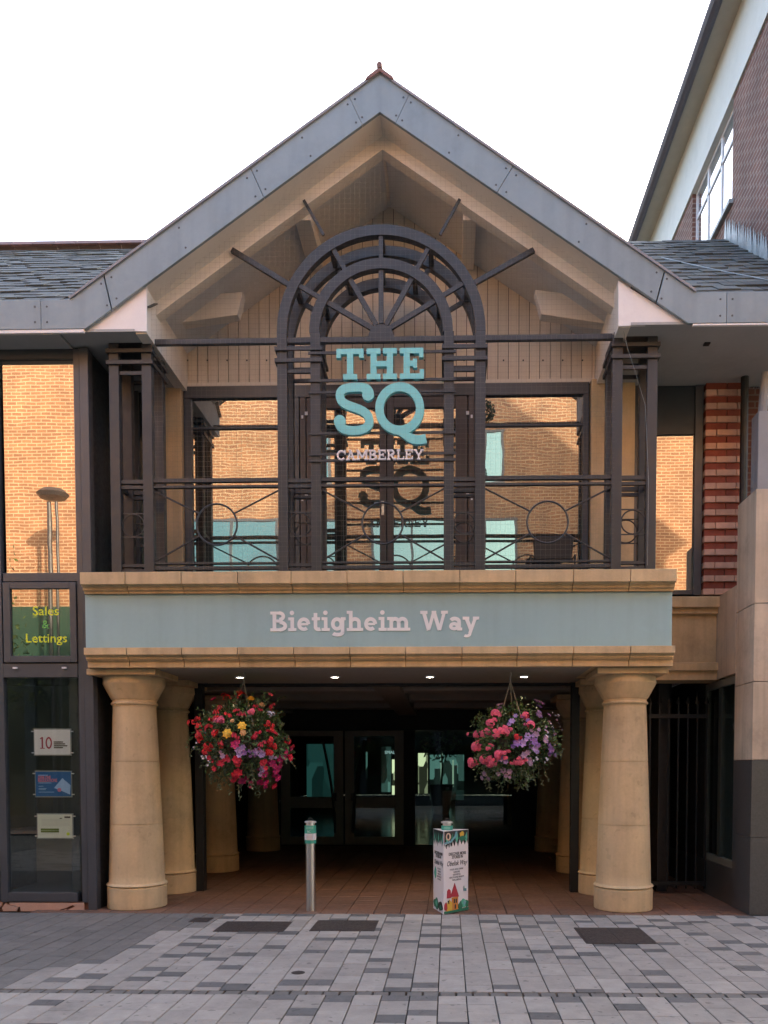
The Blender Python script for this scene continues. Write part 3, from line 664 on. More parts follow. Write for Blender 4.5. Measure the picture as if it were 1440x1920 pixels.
# --- balcony glazing
zg1, zg0 = zb0 - .003, ZBF - .01
def gx(px): return WX(px, 900, YB)
def fr(name, a, b, z0, z1, m=FRAME, y0=YB - .03, y1=YB + .06, bev=.004): return MB().box(gx(a), gx(b), y0, y1, z0, z1).build(name, m, bld, bevel=bev)
MB().box(gx(303), gx(346), YB - .10, YB + .2, zg0, zg1).build('stone_pier', STONE, bld, bevel=.006)
MB().box(gx(1105), gx(1186), YB - .10, YB + .2, zg0, zg1).build('stone_pier', STONE, bld, bevel=.006)
zh = WZ(712, 745, YB)
fr('window_head', 347, 1103, zh, zg1)
for a, b in ((347, 361), (551, 562), (891, 903), (1092, 1103)): fr('mullion', a, b, zg0, zh - .002)
for a, b in ((564, 574), (878, 889)): fr('door_jamb', a, b, zg0, zh - .002, FRAMEB)
zt = WZ(712, 800, YB)
for a, b in ((361, 551), (903, 1092)): fr('transom', a + .5, b - .5, zt - .012, zt + .012, FRAME, YB - .01, YB + .03)
def pane(a, b, z0, z1, m, y=YB + .012):
    return MB().box(gx(a), gx(b), y, y + .012, z0, z1).build('pane', m, bld)
pane(361.5, 550.5, zg0, zh - .002, MIRRORB); pane(903.5, 1091.5, zg0, zh - .002, MIRRORB)
zdr = WZ(712, 766, YB); zdb = ZBF + .12
for a, b, hinge in ((576, 724, 0), (726, 876, 1)):
    d = fr('balcony_door', a, a + (22 if hinge == 0 else 12), zg0, zh - .004, FRAMEB, YB - .02, YB + .04)
    for (p0, p1, q0, q1) in ((b - (12 if hinge == 0 else 22), b, zg0, zh - .004), (a + (22 if hinge == 0 else 12) + .3, b - (12 if hinge == 0 else 22) - .3, zdr, zh - .004), (a + (22 if hinge == 0 else 12) + .3, b - (12 if hinge == 0 else 22) - .3, zg0, zdb)):
        MB().box(gx(p0), gx(p1), YB - .02, YB + .04, q0, q1).build('door_rail', FRAMEB, d, bevel=.003)
    MB().box(gx(a + (22 if hinge == 0 else 12)), gx(b - (12 if hinge == 0 else 22)), YB + .01, YB + .02, zdb - .002, zdr + .002).build('door_pane', MIRRORB, d)
    if hinge == 0:
        hz = WZ(718, 946, YB); hx = gx(718)
        MB().box(hx - .015, hx + .015, YB - .028, YB - .021, hz - .13, hz + .03).build('lock_plate', STAINLESS, d)
        MB().tube([(hx, YB - .03, hz), (hx, YB - .06, hz), (hx - .10, YB - .06, hz)], .009).build('handle', STAINLESS, d)
for px, py in ((571, 777), (880, 776), (571, 932), (880, 930)):
    p = W(px, py, YB - .04); s = 1 if px < 700 else -1
    MB().box(p.x - .018 + .02 * s, p.x + .018 + .02 * s, YB - .036, YB - .031, p.z - .006, p.z + .035).box(p.x - .028 * s - .012, p.x - .028 * s + .012, YB - .036, YB - .031, p.z - .045, p.z - .008).build('hinge_plate', UPVC, bld)
# dark room backing behind the glazing
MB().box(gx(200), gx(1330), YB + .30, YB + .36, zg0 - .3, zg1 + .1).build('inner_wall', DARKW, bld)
# left bay window beside the recess
fr('mullion', 248, 262, zg0, zg1); pane(262.5, 302, zg0, zg1, MIRRORB)
# right bay window
fr('mullion', 1187, 1199, WZ(1250, 1117, YB), ZSO - .01); fr('mullion', 1301, 1316, WZ(1250, 1117, YB), ZSO - .01)
zr0, zr1, zr2 = WZ(1250, 1115, YB), WZ(1250, 815, YB), ZSO - .01
MB().box(gx(1199.5), gx(1300.5), YB - .01, YB + .03, zr1, zr2).build('spandrel_panel', DARKP, bld)
MB().box(gx(1199.5), gx(1300.5), YB - .02, YB + .04, zr0, zr0 + .05).build('window_rail', FRAME, bld)
pane(1199.5, 1300.5, zr0 + .05, zr1 - .003, MIRROR)
# --- banded brick pier
zp0, zp1 = WZ(1350, 1118, YB), ZSO - .008
xp0, xp1 = gx(1318), gx(1393)
MB().box(xp0 + .02, xp1 - .005, YB - .045, YB + .3, zp0, zp1).build('pier_core', MORTAR, bld)
h = .0765; z = zp0; k = 0
wpx = xp1 - xp0
while z < zp1 - .01:
    z1 = min(z + h, zp1)
    if k % 2 == 0:
        cuts = [0, .27, .77, 1.0]
        for a, b in zip(cuts[:-1], cuts[1:]):
            MB().box(xp0 + wpx * a + .004, xp0 + wpx * b - .004, YB - .085 + random.uniform(-.003, .003), YB - .046, z + .004, z1 - .004).build('brick', LIGHTBR, bld, bevel=.003)
        MB().box(xp0 - .004, xp0 + .0195, YB - .078, YB + .06, z + .004, z1 - .004).build('brick', LIGHTBR, bld, bevel=.003)
    else:
        for a, b in zip([0, .52, 1.0][:-1], [0, .52, 1.0][1:]):
            MB().box(xp0 + wpx * a + .010, xp0 + wpx * b - .001, YB - .062, YB - .046, z - .003, z1 + .003).build('brick', REDBR, bld)
        MB().box(xp0 + .006, xp0 + .0195, YB - .06, YB + .06, z - .002, z1 + .002).build('brick', REDBR, bld)
    z = z1; k += 1
# --- right sandstone band between beam and neighbour
xb0, xb1 = XBR + .0, 3.30
zc1, zc0 = WZ(1320, 1118, YB - .1), WZ(1320, 1274, YB - .1)
hh = zc1 - zc0
MB().box(xb0 - .3, xb1, YB - .02, YB + .35, zc0, zc1 - .003).build('stone_band', STONE, bld)
MB().prismx([(YB - .02, zc1 - hh * .2), (YB - .07, zc1 - hh * .2), (YB - .07, zc1 - hh * .13), (YB - .12, zc1 - hh * .13), (YB - .12, zc1 - .01), (YB - .10, zc1), (YB - .02, zc1)], xb0 - .2, xb1).build('band_cornice', STONE, bld, bevel=.003)
MB().prismx([(YB - .02, zc0 - .002), (YB - .06, zc0 - .002), (YB - .06, zc0 + hh * .11), (YB - .10, zc0 + hh * .11), (YB - .10, zc0 + hh * .20), (YB - .02, zc0 + hh * .22)], xb0 - .2, xb1).build('band_cornice', STONE, bld, bevel=.003)
# --- wing roof on the right (slates)
def slates(x0, x1, parent, exp=.2, wid=.24, xs=-99, nrows=99):
    mb = MB(); rr = random.Random(11); ze = ZFT - .06; ye = 8.38; sl = .8; nrm = Vector((0, -.625, .781)); d = Vector((0, .781, .625))
    rows = int(4.75 / exp); sm = []
    for v_ in range(3):
        t = .013 + .004 * v_; p = [Vector((0, 0, 0)), Vector((wid - .006, 0, 0)), Vector((wid - .006, 0, 0)) + d * exp * 1.25 - nrm * .012, d * exp * 1.25 - nrm * .012]
        sm.append(MB().hexa(p + [q + nrm * t for q in p]).mesh('slate', mat('slate_single', (.062, .072, .078), .75, obj=.42, var=.2, nscale=9, bump=.3, bscale=50, c2=(.08, .088, .075))))
    for r in range(rows):
        x = x0 + (r % 2) * wid / 2
        while x < x1:
            base = Vector((x, ye, ze)) + d * (r * exp); t = .012 + rr.uniform(0, .010); lift = .012 + rr.uniform(0, .008)
            if x > xs and r < nrows and x < x1:
                link('slate', rr.choice(sm), parent, base + nrm * lift, (0, rr.uniform(-.012, .012), 0)); x += wid; continue
            w = wid - .006; L_ = exp * 1.25
            p = [base + nrm * lift, base + Vector((w, 0, 0)) + nrm * (lift + rr.uniform(-.003, .003)), base + Vector((w, 0, 0)) + d * L_, base + d * L_]
            p += [q + nrm * t for q in p]
            mb.hexa(p); x += wid
    if mb.v: stuff(mb.build('slates', SLATE, parent))
    MB().hexa([(x0, ye, ze - .08), (x1, ye, ze - .08), (x1, ye + .781 * 4.7, ze - .08 + .625 * 4.7), (x0, ye + .781 * 4.7, ze - .08 + .625 * 4.7), (x0, ye, ze - .004), (x1, ye, ze - .004), (x1, ye + .781 * 4.7, ze - .004 + .625 * 4.7), (x0, ye + .781 * 4.7, ze - .004 + .625 * 4.7)]).build('roof_deck', DARKP, parent)
slates(WX(1190, 520, 8.4), 4.0, bld, exp=.24)
# lightning strip across the right roof
def roofpt(px, py):
    # intersect pixel ray with the wing roof plane
    d = W(px, py, 1.0) - EYE; n = Vector((0, -.625, .781)); p0 = Vector((0, 8.38, ZFT - .06)) + n * .035
    t = (p0 - EYE).dot(n) / d.dot(n); return EYE + d * t
MB().tube([roofpt(1240, 483), roofpt(1300, 497), roofpt(1370, 512), roofpt(1445, 526)], .008, 6).build('lightning_strip', LEAD, bld)
# back of the building: wing ridge, rear slope
MB().hexa([(-14, 12.0, 8.9), (4, 12.0, 8.9), (4, 17, 5.5), (-14, 17, 5.5), (-14, 12.02, 9.2), (4, 12.02, 9.2), (4, 17, 5.7), (-14, 17, 5.7)]).build('rear_roof', SLATE, bld)
MB().box(-14, 4, 16.9, 17, 2.9, 5.6).build('rear_wall', BRICKN, bld)

# --- arcade doors
dz1, dz0 = WZ(640, 1370, 16.0), 0.01
ALU = mat('door_aluminium', (.34, .32, .27), .5, var=.06)
def dx(px): return WX(px, 1480, 16.0)
for k, (a, b) in enumerate(((527, 643), (647, 757))):
    d = MB().box(dx(a), dx(a + 17), 15.98, 16.05, dz0, dz1).build('door', ALU, bld, bevel=.004)
    zm0, zm1 = WZ(640, 1515, 16), WZ(640, 1494, 16)
    mb = MB().box(dx(b - 17), dx(b), 15.98, 16.05, dz0, dz1); mb.build('door_stile', ALU, d, bevel=.004)
    for z0_, z1_ in ((dz0, dz0 + .16), (zm0, zm1), (dz1 - .11, dz1)):
        MB().box(dx(a + 17) + .001, dx(b - 17) - .001, 15.985, 16.045, z0_, z1_).build('door_rail', ALU, d, bevel=.004)
    for z0_, z1_ in ((dz0 + .16, zm0), (zm1, dz1 - .11)):
        MB().box(dx(a + 17), dx(b - 17), 16.01, 16.02, z0_, z1_).build('door_pane', DOORGL, d)
    hx = dx(629) if k == 0 else dx(662); s = -1 if k == 0 else 1
    pts = [(hx + s * .24 * (1 - math.sin(math.pi * (.5 + .5 * t))) * 1.0, 15.93, .25 + 1.95 * t * .95) for t in [i / 14 for i in range(15)]]
    MB().tube(pts, .026, 8).build('door_handle', BLACK, d, smooth=True)
    MB().box(hx - .03, hx + .03, 15.90, 15.98, .9, 1.05).build('handle_bracket', BLACK, d)
for a, b in ((757, 778), (960, 975)): MB().box(dx(a), dx(b), 15.98, 16.06, 0, dz1).build('door_frame', DARKW, bld, bevel=.004)
MB().box(dx(778), dx(960), 16.01, 16.02, .02, dz1).build('side_pane', DOORGL, bld)
MB().box(dx(975), 2.62, 16.0, 16.06, 0, dz1).build('door_side_panel', DARKW, bld)
# mall interior behind the doors
MALLF = mat('mall_floor', (.12, .12, .12), .15, var=.1, nscale=2)
mall = thing('mall_interior', 'dim shopping mall hall with distant lit shopfronts seen through the arcade doors', 'hall', (-1, 28, 0))
MB().box(-8, 6, 16.2, 46, -.06, -.005).build('hall_floor', MALLF, mall)
MB().box(-8, 6, 16.2, 46, 3.3, 3.4).build('hall_ceiling', DARKW, mall)
MB().box(-8.1, -8, 16.2, 46, 0, 3.3).build('hall_wall', DARKW, mall); MB().box(6, 6.1, 16.2, 46, 0, 3.3).build('hall_wall', DARKW, mall)
MB().box(-8, 6, 46, 46.1, 0, 3.3).build('hall_wall', DARKW, mall)
def lit(px0, px1, py0, py1, Y, m, name='shop_window'): rbox(px0, px1, py0, py1, Y, Y + .05).build(name, m, mall)
lit(784, 802, 1412, 1488, 30, SHOPLIT); lit(735, 746, 1424, 1490, 30, SHOPLIT); lit(686, 689, 1410, 1460, 29, SHOPLIT2)
lit(806, 870, 1415, 1500, 33, SHOPLIT2); lit(715, 733, 1400, 1485, 31, SHOPLIT2); lit(575, 632, 1395, 1500, 28, glowmat('shop_lit_dim', (.25, .75, .70), .014, 1.6))
lit(826, 830, 1410, 1480, 32.8, mat('shop_lit_pale', (.4, .5, .4), .5, emit=(.8, .95, .7), estr=.06)); lit(848, 851, 1425, 1475, 32.8, MATS['shop_lit_pale'])
text('shop_lettering', 'SMALL', .16, mat('sign_glow', (.5, .6, .6), .5, emit=(.8, .9, .9), estr=.12), mall, W(733, 1411, 28.9), width=.45)
pl = thing('planter', 'large dark tapered planter with a small tree inside the mall', 'planter', (W(827, 1522, 27).x, 27, 0))
px_, = (W(827, 1522, 27).x,)
MB().lathe([(0, 0), (.27, 0), (.40, .95), (.44, .95), (.44, 1.0), (.38, 1.0), (.36, .9), (0, .9)], px_, 27, 20).build('pot', BLACK, pl, smooth=True)
MB().tube([(px_, 27, .9), (px_ + .05, 27, 1.6), (px_ - .02, 27, 2.3)], [.04, .03, .02], 6).build('trunk', STEM, pl)
mb = MB(); rr = random.Random(5)
for k in range(260):
    a = Vector((rr.gauss(0, 1), rr.gauss(0, 1), rr.gauss(0, 1))).normalized() * rr.uniform(.3, .75); c = Vector((px_, 27, 2.3)) + Vector((a.x, a.y, a.z * .75))
    u = Vector((rr.gauss(0, 1), rr.gauss(0, 1), rr.gauss(0, 1))).normalized() * .09; v = u.orthogonal().normalized() * .04
    mb.add([c - u, c + v, c + u, c - v], [(0, 1, 2, 3)])
mb.build('crown', LEAF, pl)

# ================================================================== STEEL BALCONY FRAME
frm = thing('balcony_frame', 'dark painted steel balcony frame with double arch, fanlight spokes and ringed railings', 'balcony frame', (XA, 8.7, ZBF))
YP, YQ = 8.56, 8.90                # front and rear planes of the frame
PT = .085
def fx(px, py=900): return WX(px, py, YP)
def fz(py): return WZ(712, py, YP)
zs = fz(622); ztop = fz(640)
front = {'l0': 207, 'l1': 268, 'a0': 521, 'a1': 583, 'b0': 832, 'b1': 891, 'r0': 1147, 'r1': 1212}
wpx_ = .105
PX = {k: fx(v) for k, v in front.items()}
for k, xv in PX.items():
    top = zs if k[0] in 'ab' else fz(632)
    for y in (YP, YQ):
        MB().box(xv, xv + wpx_, y, y + PT, ZBF - .004, top).build('post', STEEL, frm, bevel=.004)
# collars: two rectangular rings round each tower
for k0, k1 in (('l0', 'l1'), ('a0', 'a1'), ('b0', 'b1'), ('r0', 'r1')):
    x0, x1 = PX[k0] - .022, PX[k1] + wpx_ + .022; y0, y1 = YP - .022, YQ + PT + .022
    for py in (651, 673):
        z = fz(py); t = .03
        MB().box(x0, x1, y0, y0 + .02, z - t, z + t * .4).box(x0, x1, y1 - .02, y1, z - t, z + t * .4).box(x0, x0 + .02, y0 + .0205, y1 - .0205, z - t, z + t * .4).box(x1 - .02, x1, y0 + .0205, y1 - .0205, z - t, z + t * .4).build('collar', STEEL, frm, bevel=.003)
    z = fz(692)
    MB().box(PX[k0] + wpx_, PX[k1], YP + .02, YP + .05, z - .018, z + .018).build('cross_bar', STEEL, frm)
    if k0 in ('l0', 'r0'):
        z = fz(634)
        MB().box(x0 + .03, x1 - .03, YP - .01, YQ + PT + .01, z - .02, z + .03).build('cap_plate', STEEL, frm, bevel=.003)
    # tower bay: rails, ring with chords
    a, b = PX[k0] + wpx_, PX[k1]; xm = (a + b) / 2; rr_ = min((b - a) / 2 - .004, .15)
    for y in (YP + .02, YQ + .02):
        for py, hh_ in ((897, .026), (908, .02), (1056, .02), (1066, .02)): MB().box(a, b, y, y + .04, fz(py) - hh_, fz(py) + hh_ * .6).build('rail', STEEL, frm)
        zc = fz(980); MB().tube([(xm + rr_ * math.cos(t), y + .02, zc + rr_ * math.sin(t)) for t in [2 * math.pi * i / 28 for i in range(28)]], .008, 6, True).build('ring', STEEL, frm, smooth=True)
        for sgn in (-1, 1): MB().box(a, b, y + .014, y + .026, zc + sgn * (rr_ + .006) - .006, zc + sgn * (rr_ + .006) + .006).build('chord', STEEL, frm)
    # depth rails front to rear
    for xv in (PX[k0] + .02, PX[k1] + .045):
        for py in (900, 1058): MB().box(xv, xv + .04, YP + PT, YQ, fz(py) - .022, fz(py) + .016).build('rail', STEEL, frm)
# big railing bays
for a, b, cx_, rad in ((PX['l1'] + wpx_, PX['a0'], 408, 38), (PX['a1'] + wpx_, PX['b0'], 717, 38), (PX['b1'] + wpx_, PX['r0'], 1027, 38)):
    y = YP + .025
    for py, hh_ in ((896, .032), (908, .018), (1053, .014), (1062, .030)): MB().box(a, b, y - .005, y + .045, fz(py) - hh_ * .6, fz(py) + hh_ * .6).build('rail', STEEL, frm)
    xc = (a + b) / 2; zc = fz(979); r = rad / (F / YP)
    MB().tube([(xc + r * math.cos(t), y + .02, zc + r * math.sin(t)) for t in [2 * math.pi * i / 40 for i in range(40)]], .0105, 8, True).build('ring', STEEL, frm, smooth=True)
    for sx in (-1, 1):
        for sz in (-1, 1):
            ang = R(32); p1 = (xc + sx * r * math.cos(ang), y + .02, zc + sz * r * math.sin(ang))
            p2 = (a if sx < 0 else b, y + .02, fz(915) - .0 if sz > 0 else fz(1048))
            MB().tube([p1, p2], .010, 6).build('brace', STEEL, frm)
# tie rail through the spring line
zt_ = fz(634)
for a, b in ((PX['l1'] + wpx_, PX['a0']), (PX['a0'] + wpx_, PX['a1']), (PX['a1'] + wpx_, PX['b0']), (PX['b0'] + wpx_, PX['b1']), (PX['b1'] + wpx_, PX['r0'])):
    MB().box(a, b, YP + .015, YP + .065, zt_ - .026, zt_ + .026).build('tie_rail', STEEL, frm)
    pass
# arches
xc = (PX['a0'] + PX['b1'] + wpx_) / 2; zc = zs
Ro = (PX['b1'] + wpx_ - PX['a0']) / 2; Ri = (PX['b0'] + wpx_ - PX['a1']) / 2
for y in (YP, YQ):
    MB().arcbar(xc, zc, Ro - wpx_, Ro, 0, math.pi, y, y + PT, 48).build('arch', STEEL, frm)
    MB().arcbar(xc, zc, Ri - wpx_, Ri, 0, math.pi, y, y + PT, 40).build('arch', STEEL, frm)
for deg in (30, 60, 90, 120, 150):
    a = R(deg); ca, sa = math.cos(a), math.sin(a)
    for y in (YP + .03, YQ + .03):
        MB().bar((xc + ca * Ri, y, zc + sa * Ri), (xc + ca * (Ro - wpx_), y, zc + sa * (Ro - wpx_)), .045, .03).build('spoke', STEEL, frm)
    MB().bar((xc + ca * .10, YP + .04, zc + sa * .10), (xc + ca * (Ri - wpx_), YP + .04, zc + sa * (Ri - wpx_)), .05, .035).build('spoke', STEEL, frm)
    for rr_ in (Ro - wpx_ / 2, Ri - wpx_ / 2):
        MB().bar((xc + ca * rr_, YP + PT, zc + sa * rr_), (xc + ca * rr_, YQ, zc + sa * rr_), .07, .05).build('arch_strut', STEEL, frm)
MB().arcbar(xc, zt_ + .02, .0, .135, 0, math.pi, YP + .02, YP + .06, 24).build('hub', STEEL, frm)
# tie rods from arch to rafters
for (p0, p1, w) in (((437, 474), (541, 534), .05), ((1000, 474), (890, 531), .05), ((571, 381), (607, 441), .028), ((862, 379), (825, 441), .028)):
    a, b = W(*p0, YR + .02), W(*p1, YP + .05)
    MB().bar((a.x, YR - .02, a.z), (b.x, YP + .05, b.z), w, w * .8).build('tie_rod', STEEL, frm)
# bars that carry the sign letters
xs0, xs1 = PX['a1'] - .02, PX['b0'] + wpx_ + .02
for py in (661, 713, 735, 812, 851, 863):
    MB().box(xs0, xs1, YP - .018, YP - .001, fz(py) - .016, fz(py) + .010).build('sign_bar', STEEL, frm)

# ================================================================== SIGNS
YL = YP - .075
sg = thing('letter_sign', 'raised THE SQ CAMBERLEY letters in turquoise and silver mounted under the arch', 'sign', (XA, YL, fz(865)))
def lz(py): return WZ(712, py, YL)
def lx(px): return WX(px, 750, YL)
slab('THE', sg, lx(631), lz(711), lz(653) - lz(711), lx(796) - lx(631), YL, .05, .215, TEAL, space=.10)
capSQ = lz(717) - lz(815)
slab('SQ', sg, lx(629), lz(815), capSQ, lx(800) - lx(629), YL, .05, .17, TEAL, space=.03)
slab('CAMBERLEY', sg, lx(631), lz(862), lz(843) - lz(862), lx(794) - lx(631), YL, .025, .16, LETGREY, space=.08)
fs = thing('street_name_board', 'long pale blue-grey fascia board reading Bietigheim Way above the columns', 'sign', (XA, YS, zl1))
MB().box(XBL, XBR, YS, YS + .028, zl1 + .003, zu0 - .003).build('board', SIGNP, fs, bevel=.003)
def bz(py): return WZ(712, py, YS)
cap = bz(1146) - bz(1183)
slab('Bietigheim Way', fs, WX(507, 1165, YS), bz(1183), cap, WX(897, 1165, YS) - WX(507, 1165, YS), YS - .006, .005, .185, LETTER, space=.06)

# ================================================================== LEFT SHOP
sh = thing('estate_agent_shop', 'grey-framed glazed shop front with slate roof left of the columns', 'shop', (-4.9, 9.4, 0))
XSH = WX(174, 1200, YG)            # right corner of the shop front
XS0 = -9.0
def sx(px, py=1200): return WX(px, py, YG)
def sz(py): return WZ(90, py, YG)
fz0 = sz(1692)
# fascia of the left wing
xprev = XEL - .004
for k in range(4):
    xn = xprev - (1.55 if k else 1.5)
    o = MB().prism([(xn + .004, LT[1]), (xprev, LT[1]), (xprev, LB[1]), (xn + .004, LB[1])], YF, YF + .035).build('fascia_panel', FASCIA, sh, bevel=.004)
    mb = MB()
    for (x, z) in ((xprev - .06, LT[1] - .07), (xprev - .06, LB[1] + .07), (xn + .07, LT[1] - .07), (xn + .07, LB[1] + .07)): mb.box(x - .009, x + .009, YF - .004, YF - .0005, z - .009, z + .009)
    mb.build('rivets', RIVET, o); xprev = xn
MB().box(XS0, LB[0] - .02, YF + .005, YF + .036, LB[1] - .035, LB[1] - .004).build('eaves_lip', WHITEP, sh)
MB().box(XS0, XL - .905, YF + .037, YG + .1, ZSO - .03, ZSO - .008).build('wing_soffit', SOFFIT, sh)
slates(XS0, XL - .16, sh, exp=.2, wid=.22, xs=-6.4, nrows=19)
for k in range(24):
    x = XS0 + k * .32
    MB().prismx([(11.92, 9.235), (12.03, 9.345), (12.14, 9.235), (12.11, 9.22), (12.03, 9.30), (11.95, 9.22)], x, x + .313).build('ridge_tile', CLAY, sh)
# window wall
def sfr(name, a, b, py0, py1, y0=YG - .0, y1=YG + .08, m=FRAME, bev=.004): return MB().box(sx(a, (py0 + py1) / 2), sx(b, (py0 + py1) / 2), y0, y1, sz(py1), sz(py0)).build(name, m, sh, bevel=bev)
MB().box(XS0, sx(155), YG + .01, YG + .06, sz(672), ZSO - .031).build('head_panel', DARKP, sh)
MB().box(sx(158), XSH, YG - .01, YG + .10, .0, ZSO - .031).build('corner_post', FRAME, sh, bevel=.004)
MB().box(sx(146), sx(158) - .003, YG, YG + .08, fz0, sz(655)).build('mullion', FRAME, sh, bevel=.004)
MB().box(sx(-8), sx(5), YG - .005, YG + .08, fz0, sz(655)).build('mullion', FRAME, sh, bevel=.004)
MB().box(sx(-160), sx(-148), YG - .005, YG + .08, fz0, sz(655)).build('mullion', FRAME, sh, bevel=.004)
for a, b in ((-148, -8), (5, 146)):
    a += .6; b -= .6
    sfr('transom', a, b, 1074, 1090); sfr('transom', a, b, 1244, 1270); sfr('bottom_rail', a, b, 1674, 1691)
    MB().box(sx(a, 870), sx(b, 870), YG + .03, YG + .04, sz(1074), sz(672)).build('pane', MIRROR, sh)
    MB().box(sx(a, 1470), sx(b, 1470), YG + .03, YG + .04, sz(1674), sz(1270)).build('pane', SHOPGL, sh)
    w = sfr('opening_window', a + 2, a + 15, 1092, 1242, YG - .018, YG + .05)
    for (q0, q1, r0, r1) in ((b - 13, b - 1, 1092, 1242), (a + 15.3, b - 13.3, 1092, 1104), (a + 15.3, b - 13.3, 1230, 1242)):
        MB().box(sx(q0, 1170), sx(q1, 1170), YG - .018, YG + .05, sz(r1), sz(r0)).build('window_frame', FRAME, w, bevel=.003)
    pn = MB().box(sx(a + 15, 1170), sx(b - 13, 1170), YG + .01, YG + .02, sz(1230), sz(1104)).build('window_pane', glassmat('green_glass', .24, (.95, .9, .85), body=(.006, .03, .018)) if 'green_glass' not in MATS else MATS['green_glass'], w)
    for px in (a + 24, b - 24):
        MB().box(sx(px - 4, 1250), sx(px + 4, 1250), YG - .022, YG - .001, sz(1254), sz(1251)).build('drain_cap', UPVC, w)
YEL = mat('vinyl_yellow', (.72, .78, .04), .5)
GRN = mat('vinyl_green', (.16, .48, .10), .5)
LET = thing('window_lettering', 'yellow and green vinyl words Sales and Lettings on the shop vent window', 'lettering', (sx(84), YG + .008, sz(1200)))
text('word', 'Sales', .135, YEL, LET, (sx(86), YG + .0085, sz(1146)), off=.001, width=sx(110) - sx(61))
text('word', '&', .125, GRN, LET, (sx(85), YG + .0085, sz(1171)), off=.001)
text('word', 'Lettings', .135, YEL, LET, (sx(86), YG + .0085, sz(1197)), off=.001, width=sx(125) - sx(48))
# plinth with broken render
PL = mat('plinth_render', (.52, .33, .25), .9, var=.12, nscale=5, bump=.4, bscale=40)
MB().box(XS0, sx(157), YG + .03, YG + .1, -.03, fz0).build('plinth_core', mat('plinth_brick', (.20, .10, .07), .95, var=.3, nscale=12, bump=.8, bscale=30), sh)
def plz(py): return WZ(80, py, YG)
for poly in ([(-140, 1693), (4, 1693), (2, 1699), (-8, 1712), (-140, 1712)], [(10, 1693), (14, 1697), (34, 1701), (30, 1712), (5, 1712), (3, 1703)], [(16, 1693), (157, 1693), (157, 1712), (124, 1712), (128, 1705), (140, 1700), (136, 1697), (122, 1703), (110, 1706), (107, 1712), (38, 1712), (37, 1701), (19, 1697)], [(112, 1712), (113, 1708), (124, 1704), (121, 1712)]):
    MB().prism([(sx(a, 1700), max(-.02, plz(b))) for a, b in poly], YG + .005, YG + .029).build('render_patch', PL, sh, bevel=.002)
# return wall
MB().box(XSH - .10, XSH - .012, YG + .101, YB + .3, ZBF - .3, ZSO - .031).build('return_wall', DARKP, sh)
MB().box(XSH - .10, XSH - .012, YG + .101, 10.0, 0, ZBF - .301).build('return_wall', DARKW, sh)
# interior
MB().box(XS0, XSH - .11, 11.6, 11.7, 0, 3.0).build('inner_wall', mat('office_wall', (.10, .11, .10), .8), sh)
MB().box(XS0, XSH - .11, YG + .1, 11.6, 2.75, 2.8).build('inner_ceiling', DARKW, sh)
MB().box(XS0, XSH - .11, YG + .1, 11.6, -.01, .04).build('inner_floor', mat('office_carpet', (.03, .04, .05), .9), sh)
MB().box(XS0 - .1, XS0, YG, 12.5, 0, ZSO).build('side_wall', BRICKN, sh)
MB().box(XS0, XSH - .11, YG + .3, YG + .34, 2.82, ZSO - .2).build('inner_wall', DARKW, sh)
dk = thing('desk', 'dim office desk with a monitor behind the shop glass', 'desk', (sx(45), 10.0, .04))
MB().box(-5.5, -4.55, 9.7, 10.4, .74, .78).build('desktop', mat('desk_wood', (.16, .12, .09), .5), dk, bevel=.003)
MB().box(-5.48, -5.42, 9.72, 10.38, .04, .739).build('leg', BLACK, dk); MB().box(-4.63, -4.57, 9.72, 10.38, .04, .739).build('leg', BLACK, dk)
MB().box(-5.25, -4.75, 10.05, 10.09, .92, 1.24).box(-5.03, -4.97, 10.06, 10.09, .781, .93).build('monitor', BLACK, dk)
ip = thing('potted_plant', 'leafy trailing plant standing behind the shop glass', 'plant', (sx(150), 9.2, .04))
mb = MB(); rr = random.Random(9); ipx = sx(150) - .03
for k in range(420):
    c = Vector((ipx + rr.gauss(0, .07), 9.2 + rr.gauss(0, .10), rr.uniform(.35, 1.5))); u = Vector((rr.gauss(0, 1), rr.gauss(0, .6), rr.gauss(-1, .6))).normalized() * .05; v = u.orthogonal().normalized() * .018
    mb.add([c - u, c + v, c + u, c - v], [(0, 1, 2, 3)])
mb.build('foliage', LEAF, ip)
MB().lathe([(0, .04), (.12, .04), (.16, .36), (.14, .36), (0, .32)], ipx, 9.2, 18).build('pot', BLACK, ip, smooth=True)
# posters in clear holders on cables
def poster(px0, px1, py0, py1, label, m):
    y = YG + .075; x0, x1 = WX(px0, 1470, y), WX(px1, 1470, y); z1, z0 = WZ(100, py0, y), WZ(100, py1, y)
    t = thing('poster', label, 'poster', ((x0 + x1) / 2, y, z0), 'posters hung in the shop window')
    HOLD = mat('acrylic_edge', (.32, .33, .31), .2)
    MB().box(x0 - .012, x1 + .012, y + .004, y + .010, z0 - .012, z1 + .012).build('holder', HOLD, t, bevel=.002)
    MB().box(x0, x1, y, y + .003, z0, z1).build('sheet', m, t)
    for cx_ in (x0 - .02, x1 + .02):
        for cz_ in (z0 + .02, z1 - .02): MB().tube([(cx_ - .014, y + .005, cz_), (cx_ + .014, y + .005, cz_)], .006, 8).build('clamp', STAINLESS, t)
    return t, x0, x1, z0, z1, y
PW_ = mat('poster_white', (.80, .77, .76), .4); PB_ = mat('poster_blue', (.02, .12, .32), .4); PC_ = mat('poster_cream', (.80, .80, .66), .4)
t, x0, x1, z0, z1, y = poster(66, 133, 1368, 1415, 'white poster with a large red number 10, topmost in the shop window', PW_)
def bars(t, m, y, rows, name='print'):
    mb = MB()
    for (a, b, c, d) in rows: mb.box(a, b, y - .0015, y - .0005, c, d)
    mb.build(name, m, t)
def U(u): return x0 + (x1 - x0) * u
